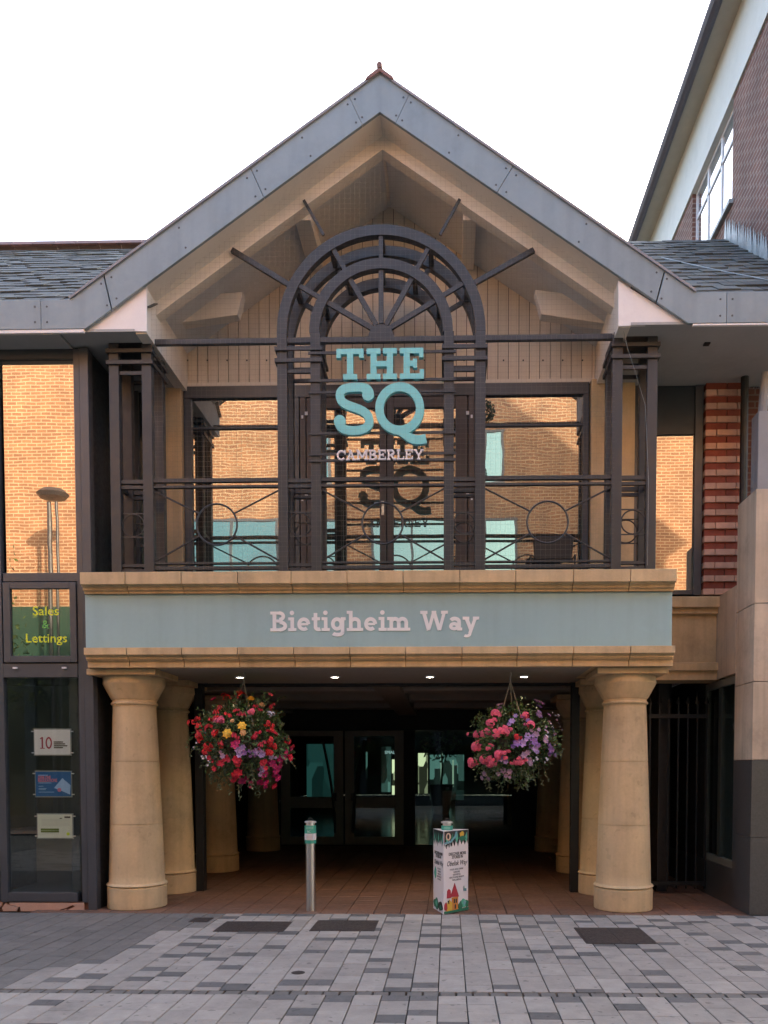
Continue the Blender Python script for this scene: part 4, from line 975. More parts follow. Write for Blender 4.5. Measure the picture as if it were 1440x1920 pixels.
def V(v): return z1 - (z1 - z0) * v
slab('10', t, U(.15), V(.76), (z1 - z0) * .46, (x1 - x0) * .35, y - .001, .0008, .17, mat('poster_red', (.45, .06, .08), .5), space=.06, name='numeral')
BRN = mat('poster_brown', (.12, .09, .065), .5)
bars(t, BRN, y, [(U(.54), U(.80 + .06 * (k % 3)), V(.52 + k * .075), V(.47 + k * .075)) for k in range(4)])
t, x0, x1, z0, z1, y = poster(67, 133, 1447, 1493, 'blue poster with pink lettering and a pale triangle, middle of the shop window', PB_)
PK = mat('poster_pink', (.75, .20, .28), .5); PALE = mat('poster_pale', (.35, .52, .80), .5)
text('print_word', 'REGULATIONS', .05, PK, t, (U(.34), y - .001, V(.36)), width=(x1 - x0) * .54, off=.001)
text('print_word', 'OVER ONE', .05, PK, t, (U(.25), y - .001, V(.24)), width=(x1 - x0) * .36, off=.001)
bars(t, PALE, y, [(U(.07), U(.35), V(.155), V(.125)), (U(.08), U(.45), V(.47), V(.445)), (U(.08), U(.22), V(.60), V(.58)), (U(.08), U(.30), V(.69), V(.67)), (U(.08), U(.28), V(.74), V(.72)), (U(.08), U(.52), V(.84), V(.82))])
MB().prism([(U(.52), V(.66)), (U(.76), V(.26)), (U(.99), V(.55)), (U(.97), V(.93)), (U(.80), V(.82))], y - .0012, y - .0004).build('print_shape', PALE, t)
MB().prism([(U(.67) + .022 * math.cos(a), V(.74) + .022 * math.sin(a)) for a in [2 * math.pi * i / 18 for i in range(18)]], y - .002, y - .0013).build('print_dot', PK, t)
t, x0, x1, z0, z1, y = poster(69, 134, 1527, 1571, 'cream poster with an olive text block, lowest in the shop window', PC_)
OL = mat('poster_olive', (.16, .19, .025), .5)
bars(t, OL, y, [(U(.09), U(.62), V(.68), V(.60)), (U(.09), U(.62), V(.77), V(.69))]); bars(t, BRN, y, [(U(.78), U(.95), V(.16), V(.08)), (U(.64), U(.71), V(.19), V(.15))])
bars(t, mat('poster_grey', (.62, .62, .52), .5), y, [(U(.12), U(.93), V(.22 + k * .055), V(.20 + k * .055)) for k in range(6)])
MB().prism([(U(.88) + .018 * math.cos(a), V(.83) + .018 * math.sin(a)) for a in [2 * math.pi * i / 18 for i in range(18)]], y - .002, y - .0005).build('print_dot', YEL, t)

# ================================================================== RIGHT NEIGHBOUR (stone pier, granite base, side shop window)
nb = thing('neighbour_shop', 'pale stone corner pier with dark granite base at the right edge', 'building', (3.7, 8.9, 0))
XN = WX(1409, 1500, 8.45)
zgr, zpt = WZ(1410, 1425, 8.45), WZ(1412, 916, 8.45)
zz = [zgr, WZ(1410, 1278, 8.45), WZ(1410, 1131, 8.45), zpt]
for a, b in zip(zz[:-1], zz[1:]):
    MB().box(XN, XN + 1.1, 8.45, 8.98, a + .003, b - .003).build('pier_stone', PIERST, nb, bevel=.004)
gz = [0, WZ(1410, 1571, 8.45), zgr]
for a, b in zip(gz[:-1], gz[1:]): MB().box(XN - .006, XN + 1.1, 8.443, 8.98, a + .002, b - .002).build('granite_block', GRANITE, nb, bevel=.003)
MB().box(XN + .02, XN + 1.08, 8.47, 8.97, 0, zpt - .004).build('pier_core', MORTAR, nb)
zsill = WZ(1360, 1640, 9.4)
MB().box(XN + .01, XN + .3, 8.985, 16, 0, .42).build('granite_plinth', GRANITE, nb)
MB().box(XN + .02, XN + .07, 8.985, 9.05, .42, 2.58).build('shop_frame', mat('pale_frame', (.16, .17, .15), .5), nb)
MB().box(XN + .02, XN + .07, 10.0, 10.06, .42, 2.58).build('shop_frame', MATS['pale_frame'], nb)
for za_ in (.42, 2.50): MB().box(XN + .02, XN + .07, 9.051, 9.999, za_, za_ + .08).build('shop_frame', MATS['pale_frame'], nb)
MB().box(XN + .04, XN + .05, 9.05, 10.0, .50, 2.50).build('pane', SHOPGL, nb)
MB().box(XN + .02, XN + .3, 10.06, 16, .42, 2.7).build('side_wall', DARKW, nb)
MB().box(XN + .03, XN + 1.1, 9.5, 9.6, 0, 2.6).build('window_back', mat('window_back', (.03, .038, .032), .8), nb)
MB().box(XN + .0, XN + 3.0, 8.99, 10.0, 2.60, zc1).build('upper_wall', PIERST, nb)
# brick wall and metal bracket above the pier
MB().box(XN + .22, XN + 3, 9.66, 9.8, zc1 + .002, ZSO - .04).build('upper_wall', BRICKN, nb)
a = W(1400, 900, 9.0); 
MB().tube([W(1436, 700, 8.9), W(1430, 770, 8.9), W(1418, 830, 8.9), W(1416, 915, 8.9)], [.05, .05, .045, .045], 10).build('swan_neck_bracket', mat('grey_metal', (.22, .24, .27), .5, var=.1), nb, smooth=True)
MB().box(WX(1421, 850, 8.75), WX(1421, 850, 8.75) + .25, 8.75, 8.95, zpt + .0, WZ(1421, 770, 8.75)).build('bracket_post', MATS['grey_metal'], nb, bevel=.01)
MB().tube([(WX(1395, 900, 9.45), 9.45, 0 + zc1), (WX(1395, 800, 9.45), 9.45, ZSO - .01)], .045, 10).build('downpipe', BLACK, nb)
# mannequin-like stand behind the side window
mq = thing('display_stand', 'dark slim display stand inside the right side shop window', 'stand', (XN + .25, 9.25, 0))
MB().lathe([(0, .45), (.12, .45), (.12, .47), (.015, .49), (.015, 1.05), (.10, 1.15), (.13, 1.45), (.09, 1.75), (.17, 2.05), (.05, 2.2), (.07, 2.35), (0, 2.42)], XN + .25, 9.25, 16).build('torso_form', BLACK, mq, smooth=True)
# security gate in the right opening
gt = thing('security_gate', 'black steel gate with spiked bars in the dark opening beside the right column', 'gate', (2.7, 10.1, 0))
xg0, xg1 = WX(1215, 1500, 9.9), XN - .02
MB().box(xg0, xg1, 9.9, 9.94, .10, .15).build('gate_rail', BLACK, gt); MB().box(xg0, xg1, 9.9, 9.94, 2.16, 2.21).build('gate_rail', BLACK, gt)
n = int((xg1 - xg0) / .115)
for k in range(n + 1):
    x = xg0 + .02 + k * .115; big = k % 4 == 1
    MB().box(x - .010, x + .010, 9.91, 9.93, .06, 2.34).add([(x - .03, 9.92, 2.34), (x, 9.905, 2.34), (x + .03, 9.92, 2.34), (x, 9.935, 2.34), (x, 9.92, 2.50 if big else 2.43)], [(0, 1, 4), (1, 2, 4), (2, 3, 4), (3, 0, 4), (3, 2, 1, 0)]).build('gate_bar', BLACK, gt)
MB().box(2.45, XN, 11.5, 11.6, 0, 2.8).build('alley_wall', DARKW, bld)

# ================================================================== TALL BRICK BUILDING
tb = thing('tall_brick_building', 'tall brown brick building with pale eaves rising behind the right roof', 'building', (8, 18, 0))
XT = 4.0
ZE, ZFB = 1.55 + XT / .385, 1.55 + XT / .4255
ZSI = 9.55; YW0, YW1, YT0, YT1 = 11.72, 13.6, 9.6, 34
MB().box(XT, XT + 9, YT0, YW0, 0, ZFB).build('wall', BRICKT, tb)
MB().box(XT, XT + 9, YW0, YW1, 0, ZSI).build('wall', BRICKT, tb)
MB().box(XT, XT + 9, YW1, YT1, 0, ZFB).build('wall', BRICKT, tb)
MB().box(XT + .25, XT + 9, YW0, YW1, ZSI, ZFB).build('wall', DARKW, tb)
MB().box(XT - .03, XT + 9, YT0 - .02, YT1, ZFB, ZE).build('frieze', PALEG, tb)
MB().box(XT - .34, XT + 9, YT0 - .3, YT1, ZE + .002, ZE + .06).build('eaves_soffit', mat('eaves_soffit', (.46, .43, .36), .7, var=.06), tb)
MB().tube([(XT - .36, YT0 - .3, ZE + .04), (XT - .36, YT1, ZE + .04)], .085, 10).build('gutter', WOODST, tb, smooth=True)
MB().prism([(XT - .30, ZE + .10), (XT + 4.6, ZE + 3.9), (XT + 9.4, ZE + .10)], YT0 - .25, YT1).build('roof', SLATE, tb)
w = MB().box(XT + .06, XT + .10, YW0, YW1, ZSI, ZSI + .07).build('window', UPVC, tb)
for yy in (YW0 + .0, YW0 + .62, YW0 + 1.24, YW1 - .06): MB().box(XT + .06, XT + .10, yy, yy + .06, ZSI + .071, ZFB - .061).build('window_frame', UPVC, w)
MB().box(XT + .06, XT + .10, YW0, YW1, ZFB - .06, ZFB).box(XT + .06, XT + .10, YW0 + .062, YW1 - .062, ZSI + .95, ZSI + 1.0).build('window_frame', UPVC, w)
MB().box(XT + .075, XT + .085, YW0 + .05, YW1 - .05, ZSI + .06, ZFB - .05).build('window_pane', glassmat('sky_glass', .7, (.95, .97, 1), body=(.3, .32, .33)), w)
MB().box(XT - .06, XT + .1, YW0 - .05, YW1 + .05, ZSI - .06, ZSI - .002).build('sill', LEAD, tb)
# stepped lead flashing along the wall foot
rr = random.Random(21); d_ = Vector((0, .781, .625)); b0 = Vector((XT - .004, 8.38, ZFT - .06))
for k in range(26):
    p = b0 + d_ * (1.65 + k * .115); wv = .075
    pts = [p + d_ * -wv + Vector((0, 0, -.0)), p + d_ * wv, p + d_ * (wv * .9) + Vector((0, -.03, .16)), p + d_ * rr.uniform(-.01, .01) + Vector((0, 0, .34 + rr.uniform(-.03, .03))), p + d_ * (-wv * .9) + Vector((0, 0, .16))]
    o = rr.uniform(.004, .02)
    mb = MB(); n = 5
    mb.add([(q.x - o, q.y, q.z) for q in pts] + [(q.x - o - .008, q.y, q.z) for q in pts], [tuple(range(n)), tuple(range(2 * n - 1, n - 1, -1))] + [(i, (i + 1) % n, n + (i + 1) % n, n + i) for i in range(n)])
    mb.build('flashing_step', LEAD, tb)

# ================================================================== OPPOSITE BUILDING (seen in reflections)
ob = thing('opposite_building', 'sunlit orange brick building mirrored in the upper windows', 'building', (-2, -2.5, 0))
YO = -1.0
MB().box(-22, 18, -6, YO, 0, 10.9).build('wall', BRICKO, ob)
MB().box(-22, 18, -6.1, YO + .06, 10.9, 11.05).build('coping', STONE, ob)
def owin(x0, x1, z0, z1, n=2):
    w = MB().box(x0 - .05, x1 + .05, YO + .002, YO + .05, z0 - .07, z0 - .001).build('window', FRAME, ob)
    MB().box(x0 - .05, x1 + .05, YO + .002, YO + .05, z1 + .001, z1 + .06).build('window_frame', FRAME, w)
    for i in range(n + 1):
        x = x0 + (x1 - x0) * i / n; MB().box(x - .03, x + .03, YO + .012, YO + .052, z0, z1).build('window_frame', FRAME, w)
    MB().box(x0, x1, YO + .014, YO + .022, z0, z1).build('window_pane', MIRRORT, w)
for x0, x1, n in ((-6.6, -4.3, 2), (-3.3, -2.6, 1), (-1.9, 0.1, 2), (.9, 1.7, 1)): owin(x0, x1, 6.2, 7.75, n)
for x0, x1, n in ((-4.0, -3.0, 1), (.9, 1.35, 1)): owin(x0, x1, 8.7, 9.9, n)
owin(-20, -13, 5.5, 7.4, 6); owin(8, 16, 6.2, 7.75, 6)
sf = MB().box(-22, 18, YO + .001, YO + .16, 4.05, 5.2).build('shop_fascia', mat('shop_fascia_green', (.02, .05, .035), .4), ob)
for k in range(13):
    x = -21.9 + k * 3.05
    MB().box(x, x + .25, YO + .001, YO + .12, .0, 4.049).build('shop_pilaster', DARKP, ob)
    MB().box(x + .251, x + 3.049, YO + .02, YO + .04, .45, 4.049).build('shop_pane', SHOPDK, ob)
    MB().box(x + .251, x + 3.049, YO + .001, YO + .06, .0, .449).build('stall_riser', DARKP, ob)
LPX, LPY, LPZ = -8.4, .2, 7.3
lp = thing('street_lamp', 'slim dark street lamp with round head mirrored in the left window', 'street lamp', (LPX, LPY, 0))
MB().tube([(LPX - .08, LPY, 0), (LPX - .08, LPY, LPZ - .1)], .045, 10).build('pole', STEEL, lp, smooth=True)
MB().tube([(LPX + .08, LPY, 0), (LPX + .08, LPY, LPZ - .1)], .030, 10).build('pole', STEEL, lp, smooth=True)
MB().lathe([(0, LPZ - .06), (.26, LPZ - .02), (.33, LPZ + .06), (.22, LPZ + .16), (0, LPZ + .20)], LPX, LPY, 24).build('lamp_head', STEEL, lp, smooth=True)

# ================================================================== BOLLARDS, SLEEVE, COVERS
def bollard(px, py, Y, label):
    p = W(px, py, Y); x = p.x
    b = thing('bollard', label, 'bollard', (x, Y, 0), 'steel bollards at the arcade entrance')
    MB().lathe([(0, 0), (.052, 0), (.052, .80), (0, .80)], x, Y, 28).build('tube', STAINLESS, b, smooth=True)
    MB().lathe([(.053, .735), (.061, .735), (.061, .772), (.053, .772)], x, Y, 28).build('green_band', GREENW, b, smooth=True)
    MB().lathe([(.053, .774), (.0625, .774), (.0625, .842), (.053, .842)], x, Y, 28).build('white_band', WHITEW, b, smooth=True)
    g = MB().lathe([(0, .844), (.0615, .844), (.0615, .928), (0, .928)], x, Y, 28).build('green_wrap', GREENW, b, smooth=True)
    for zz_ in (.915, .905, .895): MB().box(x - .035, x + .035, Y - .0625, Y - .05, zz_ - .002, zz_ + .002).build('print_line', mat('wrap_print', (.35, .65, .55), .5), g)
    MB().prism([(x - .025, .855), (x + .02, .853), (x - .005, .868), (x + .022, .885), (x - .015, .872), (x - .02, .887)], Y - .0625, Y - .05).build('logo', MATS['wrap_print'], g)
    for k in range(4): MB().box(x - .035, x + .035, Y - .0638, Y - .05, .785 + k * .014, .788 + k * .014).build('print_line', mat('print_grey', (.5, .45, .46), .5), b)
    MB().lathe([(0, .929), (.046, .929), (.046, .955), (.064, .957), (.064, .972), (.03, .980), (0, .980)], x, Y, 28).build('cap', mat('bollard_cap', (.70, .68, .68), .35, metal=.6), b, smooth=True)
    MB().tube([(x - .026, Y, .98), (x - .018, Y, 1.0), (x, Y, 1.008), (x + .018, Y, 1.0), (x + .026, Y, .98)], .006, 6).build('lifting_loop', BLACK, b)
    return x
bollard(583, 1712, 8.62, 'free standing stainless steel bollard with green and white wrap')
sy = 8.62; sxc = bollard(838, 1712, sy, 'steel bollard poking out of the printed white sleeve')
sl = thing('advertising_sleeve', 'white printed three sided cardboard sleeve advertising Obelisk Way round a bollard', 'sign', (sxc, sy, 0))
tt_, rr_ = R(-13), .225; ZS1 = .885
V3 = []
for k in (0, 1, -1):
    a = tt_ + k * R(120); V3.append((sxc + .016 + rr_ * math.sin(a), sy - rr_ * math.cos(a)))
Bv, Cv, Av = V3
CARD = mat('sleeve_card', (.76, .70, .70), .55, var=.02)
mb = MB(); th = .006
def panel(p, q, z0, z1, o0, o1, m, name, par):     # vertical slab between p and q offset outwards
    d = Vector((q[0] - p[0], q[1] - p[1], 0)).normalized(); n = Vector((d.y, -d.x, 0))
    f = lambda P, o, z: (P[0] + n.x * o, P[1] + n.y * o, z)
    return MB().hexa([f(p, o1, z0), f(q, o1, z0), f(q, o0, z0), f(p, o0, z0), f(p, o1, z1), f(q, o1, z1), f(q, o0, z1), f(p, o0, z1)]).build(name, m, par)
fBC = panel(Bv, Cv, .004, ZS1, -th, 0, CARD, 'panel', sl); fAB = panel(Av, Bv, .004, ZS1, -th, 0, CARD, 'panel', sl); panel(Cv, Av, .004, ZS1, -th, 0, CARD, 'panel', sl)
mb = MB().add([(Av[0], Av[1], ZS1 - .002), (Bv[0], Bv[1], ZS1 - .002), (Cv[0], Cv[1], ZS1 - .002)], [(0, 1, 2)]); mb.build('top_flap', CARD, sl)
class Face:
    def __init__(s, p, q, par):
        s.p = Vector((*p, 0)); s.d = Vector((q[0] - p[0], q[1] - p[1], 0)); s.len = s.d.length; s.d.normalize(); s.n = Vector((s.d.y, -s.d.x, 0)); s.par = par; s.k = 0
        s.ang = math.atan2(s.d.y, s.d.x)
    def pt(s, u, v, o): q = s.p + s.d * (u * s.len) + s.n * o; return (q.x, q.y, v * ZS1)
    def poly(s, pts, m, name='print'):
        s.k += 1; o = .0012 + .0004 * s.k
        n = len(pts); vs = [s.pt(u, v, o) for u, v in pts] + [s.pt(u, v, .0006) for u, v in pts]
        MB().add(vs, [tuple(range(n)), tuple(range(2 * n - 1, n - 1, -1))] + [(i, (i + 1) % n, n + (i + 1) % n, n + i) for i in range(n)]).build(name, m, s.par)
    def blob(s, cu, cv, ru, rv, m, n=14, jag=0, name='print'):
        r = random.Random(int(cu * 1000 + cv * 77)); s.poly([(min(.995, max(.005, cu + ru * (1 + r.uniform(-jag, jag)) * math.cos(2 * math.pi * i / n))), min(.995, max(.005, cv + rv * (1 + r.uniform(-jag, jag)) * math.sin(2 * math.pi * i / n)))) for i in range(n)], m, name)
    def txt(s, t, u, v, size, width=None, m=INK, shear=0, off=0):
        text('print_words', t, size, m, s.par, s.pt(u, v, .0015), (R(90), 0, s.ang), off=off, shear=shear, width=width, ext=.0004)
fc = Face(Bv, Cv, fBC); fa = Face(Av, Bv, fAB)
G1 = mat('print_green', (.02, .16, .09), .5); G2 = mat('print_mint', (.10, .42, .30), .5); RD = mat('print_red', (.42, .03, .05), .5); YL_ = mat('print_yellow', (.70, .42, .05), .5); OR_ = mat('print_orange', (.60, .22, .04), .5); BL_ = mat('print_blue', (.16, .36, .42), .5); CRM = mat('print_cream', (.70, .48, .34), .5)
for f in (fc, fa):
    n = 14; rr = random.Random(31 if f is fc else 32); edge = []
    for i in range(n + 1):
        u = .005 + .99 * i / n; edge.append((u, (.885 if i % 2 else .815) + rr.uniform(-.02, .02)))
    f.poly([(.005, .995)] + edge + [(.995, .995)], INK)
    for k in range(5):
        u = .12 + k * .19; f.poly([(u - .04, .90), (u + .05, .97), (u + .07, .90), (u + .02, .84)], G1 if k % 2 else G2)
fc.blob(.18, .93, .10, .045, CRM); fc.blob(.17, .93, .045, .03, INK); fc.blob(.72, .945, .09, .035, YL_, jag=.2); fc.blob(.75, .90, .14, .028, G1, jag=.3)
fc.poly([(.02, .86), (.25, .875), (.42, .93), (.47, .985), (.54, .985), (.48, .92), (.28, .855), (.02, .84)], BL_)
for k in range(4): fc.poly([(.06 + k * .11, .83 + .012 * k), (.12 + k * .11, .84 + .012 * k), (.10 + k * .11, .785 + .014 * k)], INK)
fc.txt('DISCOVER MORE', .55, .715, .045, fc.len * .70, off=.001); fc.txt('STORES IN', .55, .675, .045, fc.len * .45, off=.001)
fc.txt('Obelisk Way', .52, .60, .075, fc.len * .82, shear=.35, off=.0005)
for t, v, w_ in (('FOOD AND DRINK', .527, .55), ('LEISURE', .495, .25), ('SERVICES', .463, .30), ('HEALTH AND BEAUTY', .431, .60), ('WELLBEING', .399, .36)): fc.txt(t, .52, v, .026, fc.len * w_)
fc.poly([(.26, .20), (.40, .33), (.43, .36), (.46, .33), (.60, .19)], RD); fc.poly([(.32, .03), (.32, .19), (.56, .19), (.56, .03)], OR_); fc.poly([(.10, .03), (.10, .11), (.22, .17), (.32, .13), (.32, .03)], YL_)
fc.poly([(.12, .19), (.14, .28), (.20, .30), (.26, .28), (.28, .19)], RD); fc.poly([(.38, .12), (.38, .17), (.43, .17), (.43, .12)], INK); fc.poly([(.46, .12), (.46, .17), (.51, .17), (.51, .12)], INK); fc.poly([(.42, .05), (.42, .09), (.445, .11), (.47, .09), (.47, .05)], INK); fc.poly([(.16, .12), (.16, .16), (.20, .16), (.20, .12)], INK)
fc.blob(.80, .10, .11, .055, G2, jag=.25); fc.blob(.66, .07, .08, .05, G1, jag=.3); fc.blob(.93, .09, .06, .045, G1, jag=.3); fc.blob(.82, .105, .05, .025, BL_); fc.blob(.07, .09, .05, .05, RD, jag=.2); fc.poly([(.01, .01), (.01, .035), (.99, .04), (.99, .01)], G1)
fc.poly([(.80, .25), (.80, .31), (.815, .31), (.815, .25)], BL_); fc.poly([(.86, .245), (.86, .28), (.89, .28), (.89, .245)], BL_)
fa.txt('DISCOVER MORE', .5, .715, .045, fa.len * .78, off=.001); fa.txt('STORES IN', .5, .675, .045, fa.len * .5, off=.001); fa.txt('Obelisk Way', .52, .60, .075, fa.len * .86, shear=.35)
fa.poly([(.08, .46), (.22, .54), (.30, .50), (.30, .42), (.20, .39)], G2)
for t, v, w_ in (('FOOD', .527, .3), ('LEISURE', .495, .3), ('HEALTH', .463, .3), ('SERVICES', .431, .4), ('HOME', .399, .3)): fa.txt(t, .58, v, .026, fa.len * w_)
fa.blob(.3, .09, .22, .07, G1, jag=.3); fa.blob(.7, .08, .22, .06, INK, jag=.3); fa.blob(.35, .10, .12, .035, G2, jag=.3); fa.blob(.75, .07, .1, .03, G1, jag=.2)
# access covers
def gpt(px, py):
    d = W(px, py, 1.0) - EYE; t = -EYE.z / d.z; q = EYE + d * t; return q.x, q.y
def cover(pxa, pxb, pya, pyb, label, seams):
    xa, ya = gpt((pxa + pxb) / 2, pya); _, yb = gpt((pxa + pxb) / 2, pyb); ym = (ya + yb) / 2
    x0, x1 = gpt(pxa + (pxb - pxa) * .03, (pya + pyb) / 2)[0], gpt(pxb, (pya + pyb) / 2)[0]
    t = thing('manhole_cover', label, 'manhole cover', ((x0 + x1) / 2, ym, 0), 'iron covers set in the pavement')
    MB().box(x0, x1, yb, ya, -.01, .0035).build('frame', COVER, t, bevel=.001)
    xs = [x0 + .015 + (x1 - x0 - .03) * i / seams for i in range(seams + 1)]
    for a, b in zip(xs[:-1], xs[1:]): MB().box(a + .003, b - .003, yb + .015, ya - .015, .002, .0055).build('plate', COVER, t, bevel=.001)
cover(408, 540, 1728, 1747, 'brown iron cover left of the free standing bollard', 2)
cover(584, 706, 1726, 1746, 'brown iron cover at the foot of the free standing bollard', 2)
cover(1084, 1216, 1740, 1770, 'large brown iron cover in front of the right column', 2)
cover(358, 395, 1721, 1729, 'tiny dark iron cover near the left column', 1)
cx_, cy_ = gpt(559, 1824)
o = MB().lathe([(0, .001), (.052, .001), (.052, .0025), (.042, .004), (0, .004)], cx_, cy_, 24).build('stopcock_cover', COVER, bevel=0); tag(o, 'small round dark iron lid among the pale pavers', 'manhole cover')

# ================================================================== HANGING BASKETS
def flower_meshes():
    out = {}
    def petal(mb, c, n, u, L, Wd, cup=.3):
        v = n.cross(u)
        mb.add([c, c + u * L * .55 + v * Wd + n * cup * L * .5, c + u * L + n * cup * L * .3, c + u * L * .55 - v * Wd + n * cup * L * .5], [(0, 1, 2, 3)])
    def bloom(mb, c, n, size, k, rr, cup=.3):
        n = n.normalized(); a = n.orthogonal().normalized(); b = n.cross(a); ph = rr.uniform(0, 6.28)
        for i in range(k):
            t = ph + 2 * math.pi * i / k; petal(mb, c, n, a * math.cos(t) + b * math.sin(t), size, size * .42, cup)
    for key in ('geranium', 'petunia', 'begonia', 'fuchsia', 'tiny'):
        mb = MB(); rr = random.Random(len(key) * 7)
        if key == 'geranium':
            for i in range(13):
                d = Vector((rr.gauss(0, .6), rr.gauss(0, .6), abs(rr.gauss(.6, .5)))).normalized(); bloom(mb, d * .032, d, .019, 5, rr)
        elif key == 'petunia':
            bloom(mb, Vector((0, 0, 0)), Vector((0, 0, 1)), .036, 6, rr, .5); bloom(mb, Vector((0, 0, -.004)), Vector((0, 0, 1)), .032, 6, rr, .35)
        elif key == 'begonia':
            for k2, s in ((7, .05), (6, .038), (5, .024)): bloom(mb, Vector((0, 0, .05 - s)), Vector((0, 0, 1)), s, k2, rr, .25)
        elif key == 'fuchsia':
            for i in range(3):
                c = Vector((rr.uniform(-.03, .03), rr.uniform(-.03, .03), 0))
                for t in range(4):
                    a = t * 1.57; petal(mb, c, Vector((math.cos(a), math.sin(a), 0)), Vector((math.cos(a) * .35, math.sin(a) * .35, -1)).normalized(), .055, .012, .2)
        else: 
            for i in range(4): bloom(mb, Vector((rr.uniform(-.03, .03), rr.uniform(-.03, .03), rr.uniform(-.01, .01))), Vector((rr.gauss(0, .4), rr.gauss(0, .4), 1)), .013, 5, rr)
        out[key] = mb
    return out
FM = flower_meshes()
FC = {'red': (.62, .022, .030), 'crimson': (.52, .012, .040), 'magenta': (.44, .012, .11), 'yellow': (.80, .48, .04), 'peach': (.75, .40, .16), 'pink': (.80, .13, .22), 'lilac': (.36, .22, .44), 'violet': (.24, .11, .33), 'white': (.62, .58, .66), 'mauve': (.36, .22, .33)}
fmesh = {}
def fm(kind, c):
    if (kind, c) not in fmesh: fmesh[(kind, c)] = FM[kind].mesh(kind + '_bloom', mat('petal_' + c, FC[c], .6, obj=.18, island=.15))
    return fmesh[(kind, c)]
def basket(pxc, pyc, rxp, rzp, Y, hook_px, label, spec, seed, trail, tall, radial):
    rr = random.Random(seed); c = W(pxc, pyc, Y); k = Y / F; rx, rz = rxp * k, rzp * k; ry = rx * .92
    b = thing('hanging_basket', label, 'hanging basket', (c.x, Y, c.z - rz), 'hanging baskets under the entrance beam')
    MB().lathe([(0, -.24), (.13, -.20), (.20, -.05), (.215, .06), (.20, .06), (0, .0)], 0, 0, 20).build('bowl', mat('coir', (.06, .045, .03), .95), b)
    bo = [o for o in b.children][-1]
    for v in bo.data.vertices: v.co += Vector((c.x, Y, c.z))
    hp = Vector((WX(hook_px, 1262, Y), Y, ZBB - .006)); ring = Vector((hp.x, Y, hp.z - .10))
    MB().tube([hp, hp + Vector((.012, 0, -.03)), hp + Vector((0, 0, -.06)), ring], .007, 6).build('hook', ROPE, b)
    for a in (R(200), R(320), R(80)):
        MB().tube([ring, (c.x + .21 * math.cos(a), Y + .21 * math.sin(a), c.z + .06)], .0055, 5).build('chain', ROPE, b)
    def surf(th_, ph):     # ragged ellipsoid
        w = 1.0 + .12 * math.sin(3 * th_ + seed) * math.cos(2 * ph) + .13 * math.sin(7 * th_ + 1.3 * seed + 2 * ph) + .10 * math.sin(5 * ph + seed + th_)
        d = Vector((math.cos(th_) * math.cos(ph), math.sin(th_) * math.cos(ph), math.sin(ph)))
        return Vector((d.x * rx * w, d.y * ry * w, d.z * rz * w)), d
    l1, l2, st = MB(), MB(), MB()
    for i in range(3600):
        th_ = rr.uniform(0, 2 * math.pi); ph = math.asin(rr.uniform(-1, 1)); s, d = surf(th_, ph); q = rr.uniform(.45, 1.0) ** .6 * rr.uniform(.86, 1.04)
        p = c + Vector((s.x * q, s.y * q, s.z * q))
        u = (d + Vector((rr.gauss(0, .8), rr.gauss(0, .8), rr.gauss(-.1, .8)))).normalized(); v = u.cross(Vector((rr.gauss(0, 1), rr.gauss(0, 1), rr.gauss(0, 1)))).normalized(); n = u.cross(v)
        L_ = rr.uniform(.018, .042); wd = L_ * rr.uniform(.35, .55)
        m_ = l2 if (rr.random() < .18 + (.3 if ph < -.3 else 0)) else l1
        m_.add([p - u * L_ * .6, p + v * wd + n * .004, p + u * L_, p - v * wd + n * .004], [(0, 1, 2, 3)])
    for i in range(80 + trail):       # shoots that break the outline
        th_ = rr.uniform(0, 2 * math.pi); ph = rr.choice([rr.uniform(.0, 1.2), rr.uniform(-1.3, .2)]); s, d = surf(th_, ph); p = c + s * .9
        pts = [p.copy()]; dirv = d * .7 + Vector((rr.gauss(0, .3), rr.gauss(0, .3), .5 if ph > .2 else -.7)); ln = rr.uniform(.05, .12) * (1.3 if ph < -.6 else 1)
        for t in range(4): dirv = dirv + Vector((rr.gauss(0, .15), rr.gauss(0, .15), -.18)); pts.append(pts[-1] + dirv.normalized() * ln / 3)
        st.tube(pts, .0025, 3)
        for q in pts[1:]:
            for z_ in range(2):
                u = Vector((rr.gauss(0, 1), rr.gauss(0, 1), rr.gauss(0, 1))).normalized(); v = u.orthogonal().normalized(); L_ = rr.uniform(.012, .022)
                (l2 if ph < 0 else l1).add([q, q + u * L_ + v * L_ * .5, q + u * L_ * 2, q + u * L_ - v * L_ * .5], [(0, 1, 2, 3)])
    stuff(l1.build('foliage', LEAF, b)); stuff(l2.build('pale_foliage', LEAF2, b)); stuff(st.build('stems', STEM, b))
    for (kind, colr, u, v, sc) in spec:          # u,v across the face of the basket (-1..1)
        u = max(-1.15, min(1.15, u)); v = max(-1.15, min(1.15, v)); rad2 = u * u + v * v
        dd = math.sqrt(max(.02, 1 - min(.97, rad2))); p = c + Vector((u * rx, -dd * ry * 1.04, v * rz)); nrm = Vector((u * .8, -dd - .25, v * .7 + (.25 if kind != 'fuchsia' else 0))).normalized()
        if kind == 'fuchsia': rot = (rr.uniform(-.2, .2), rr.uniform(-.2, .2), rr.uniform(0, 6))
        else: rot = nrm.to_track_quat('Z', 'Y').to_euler(); rot.rotate_axis('Z', rr.uniform(0, 6))
        link(kind + '_flower', fm(kind, colr), b, p, rot, (sc * .98,) * 3)
        for q_ in range(2):
            if kind in ('geranium', 'petunia', 'fuchsia') and rad2 < 1.1:
                o_ = Vector((rr.uniform(-.06, .06), rr.uniform(-.01, .03), rr.uniform(-.06, .06))); r2 = rot.copy() if hasattr(rot, 'copy') else rot
                link(kind + '_flower', fm(kind, colr), b, p + o_, r2, (sc * rr.uniform(.55, .8),) * 3)
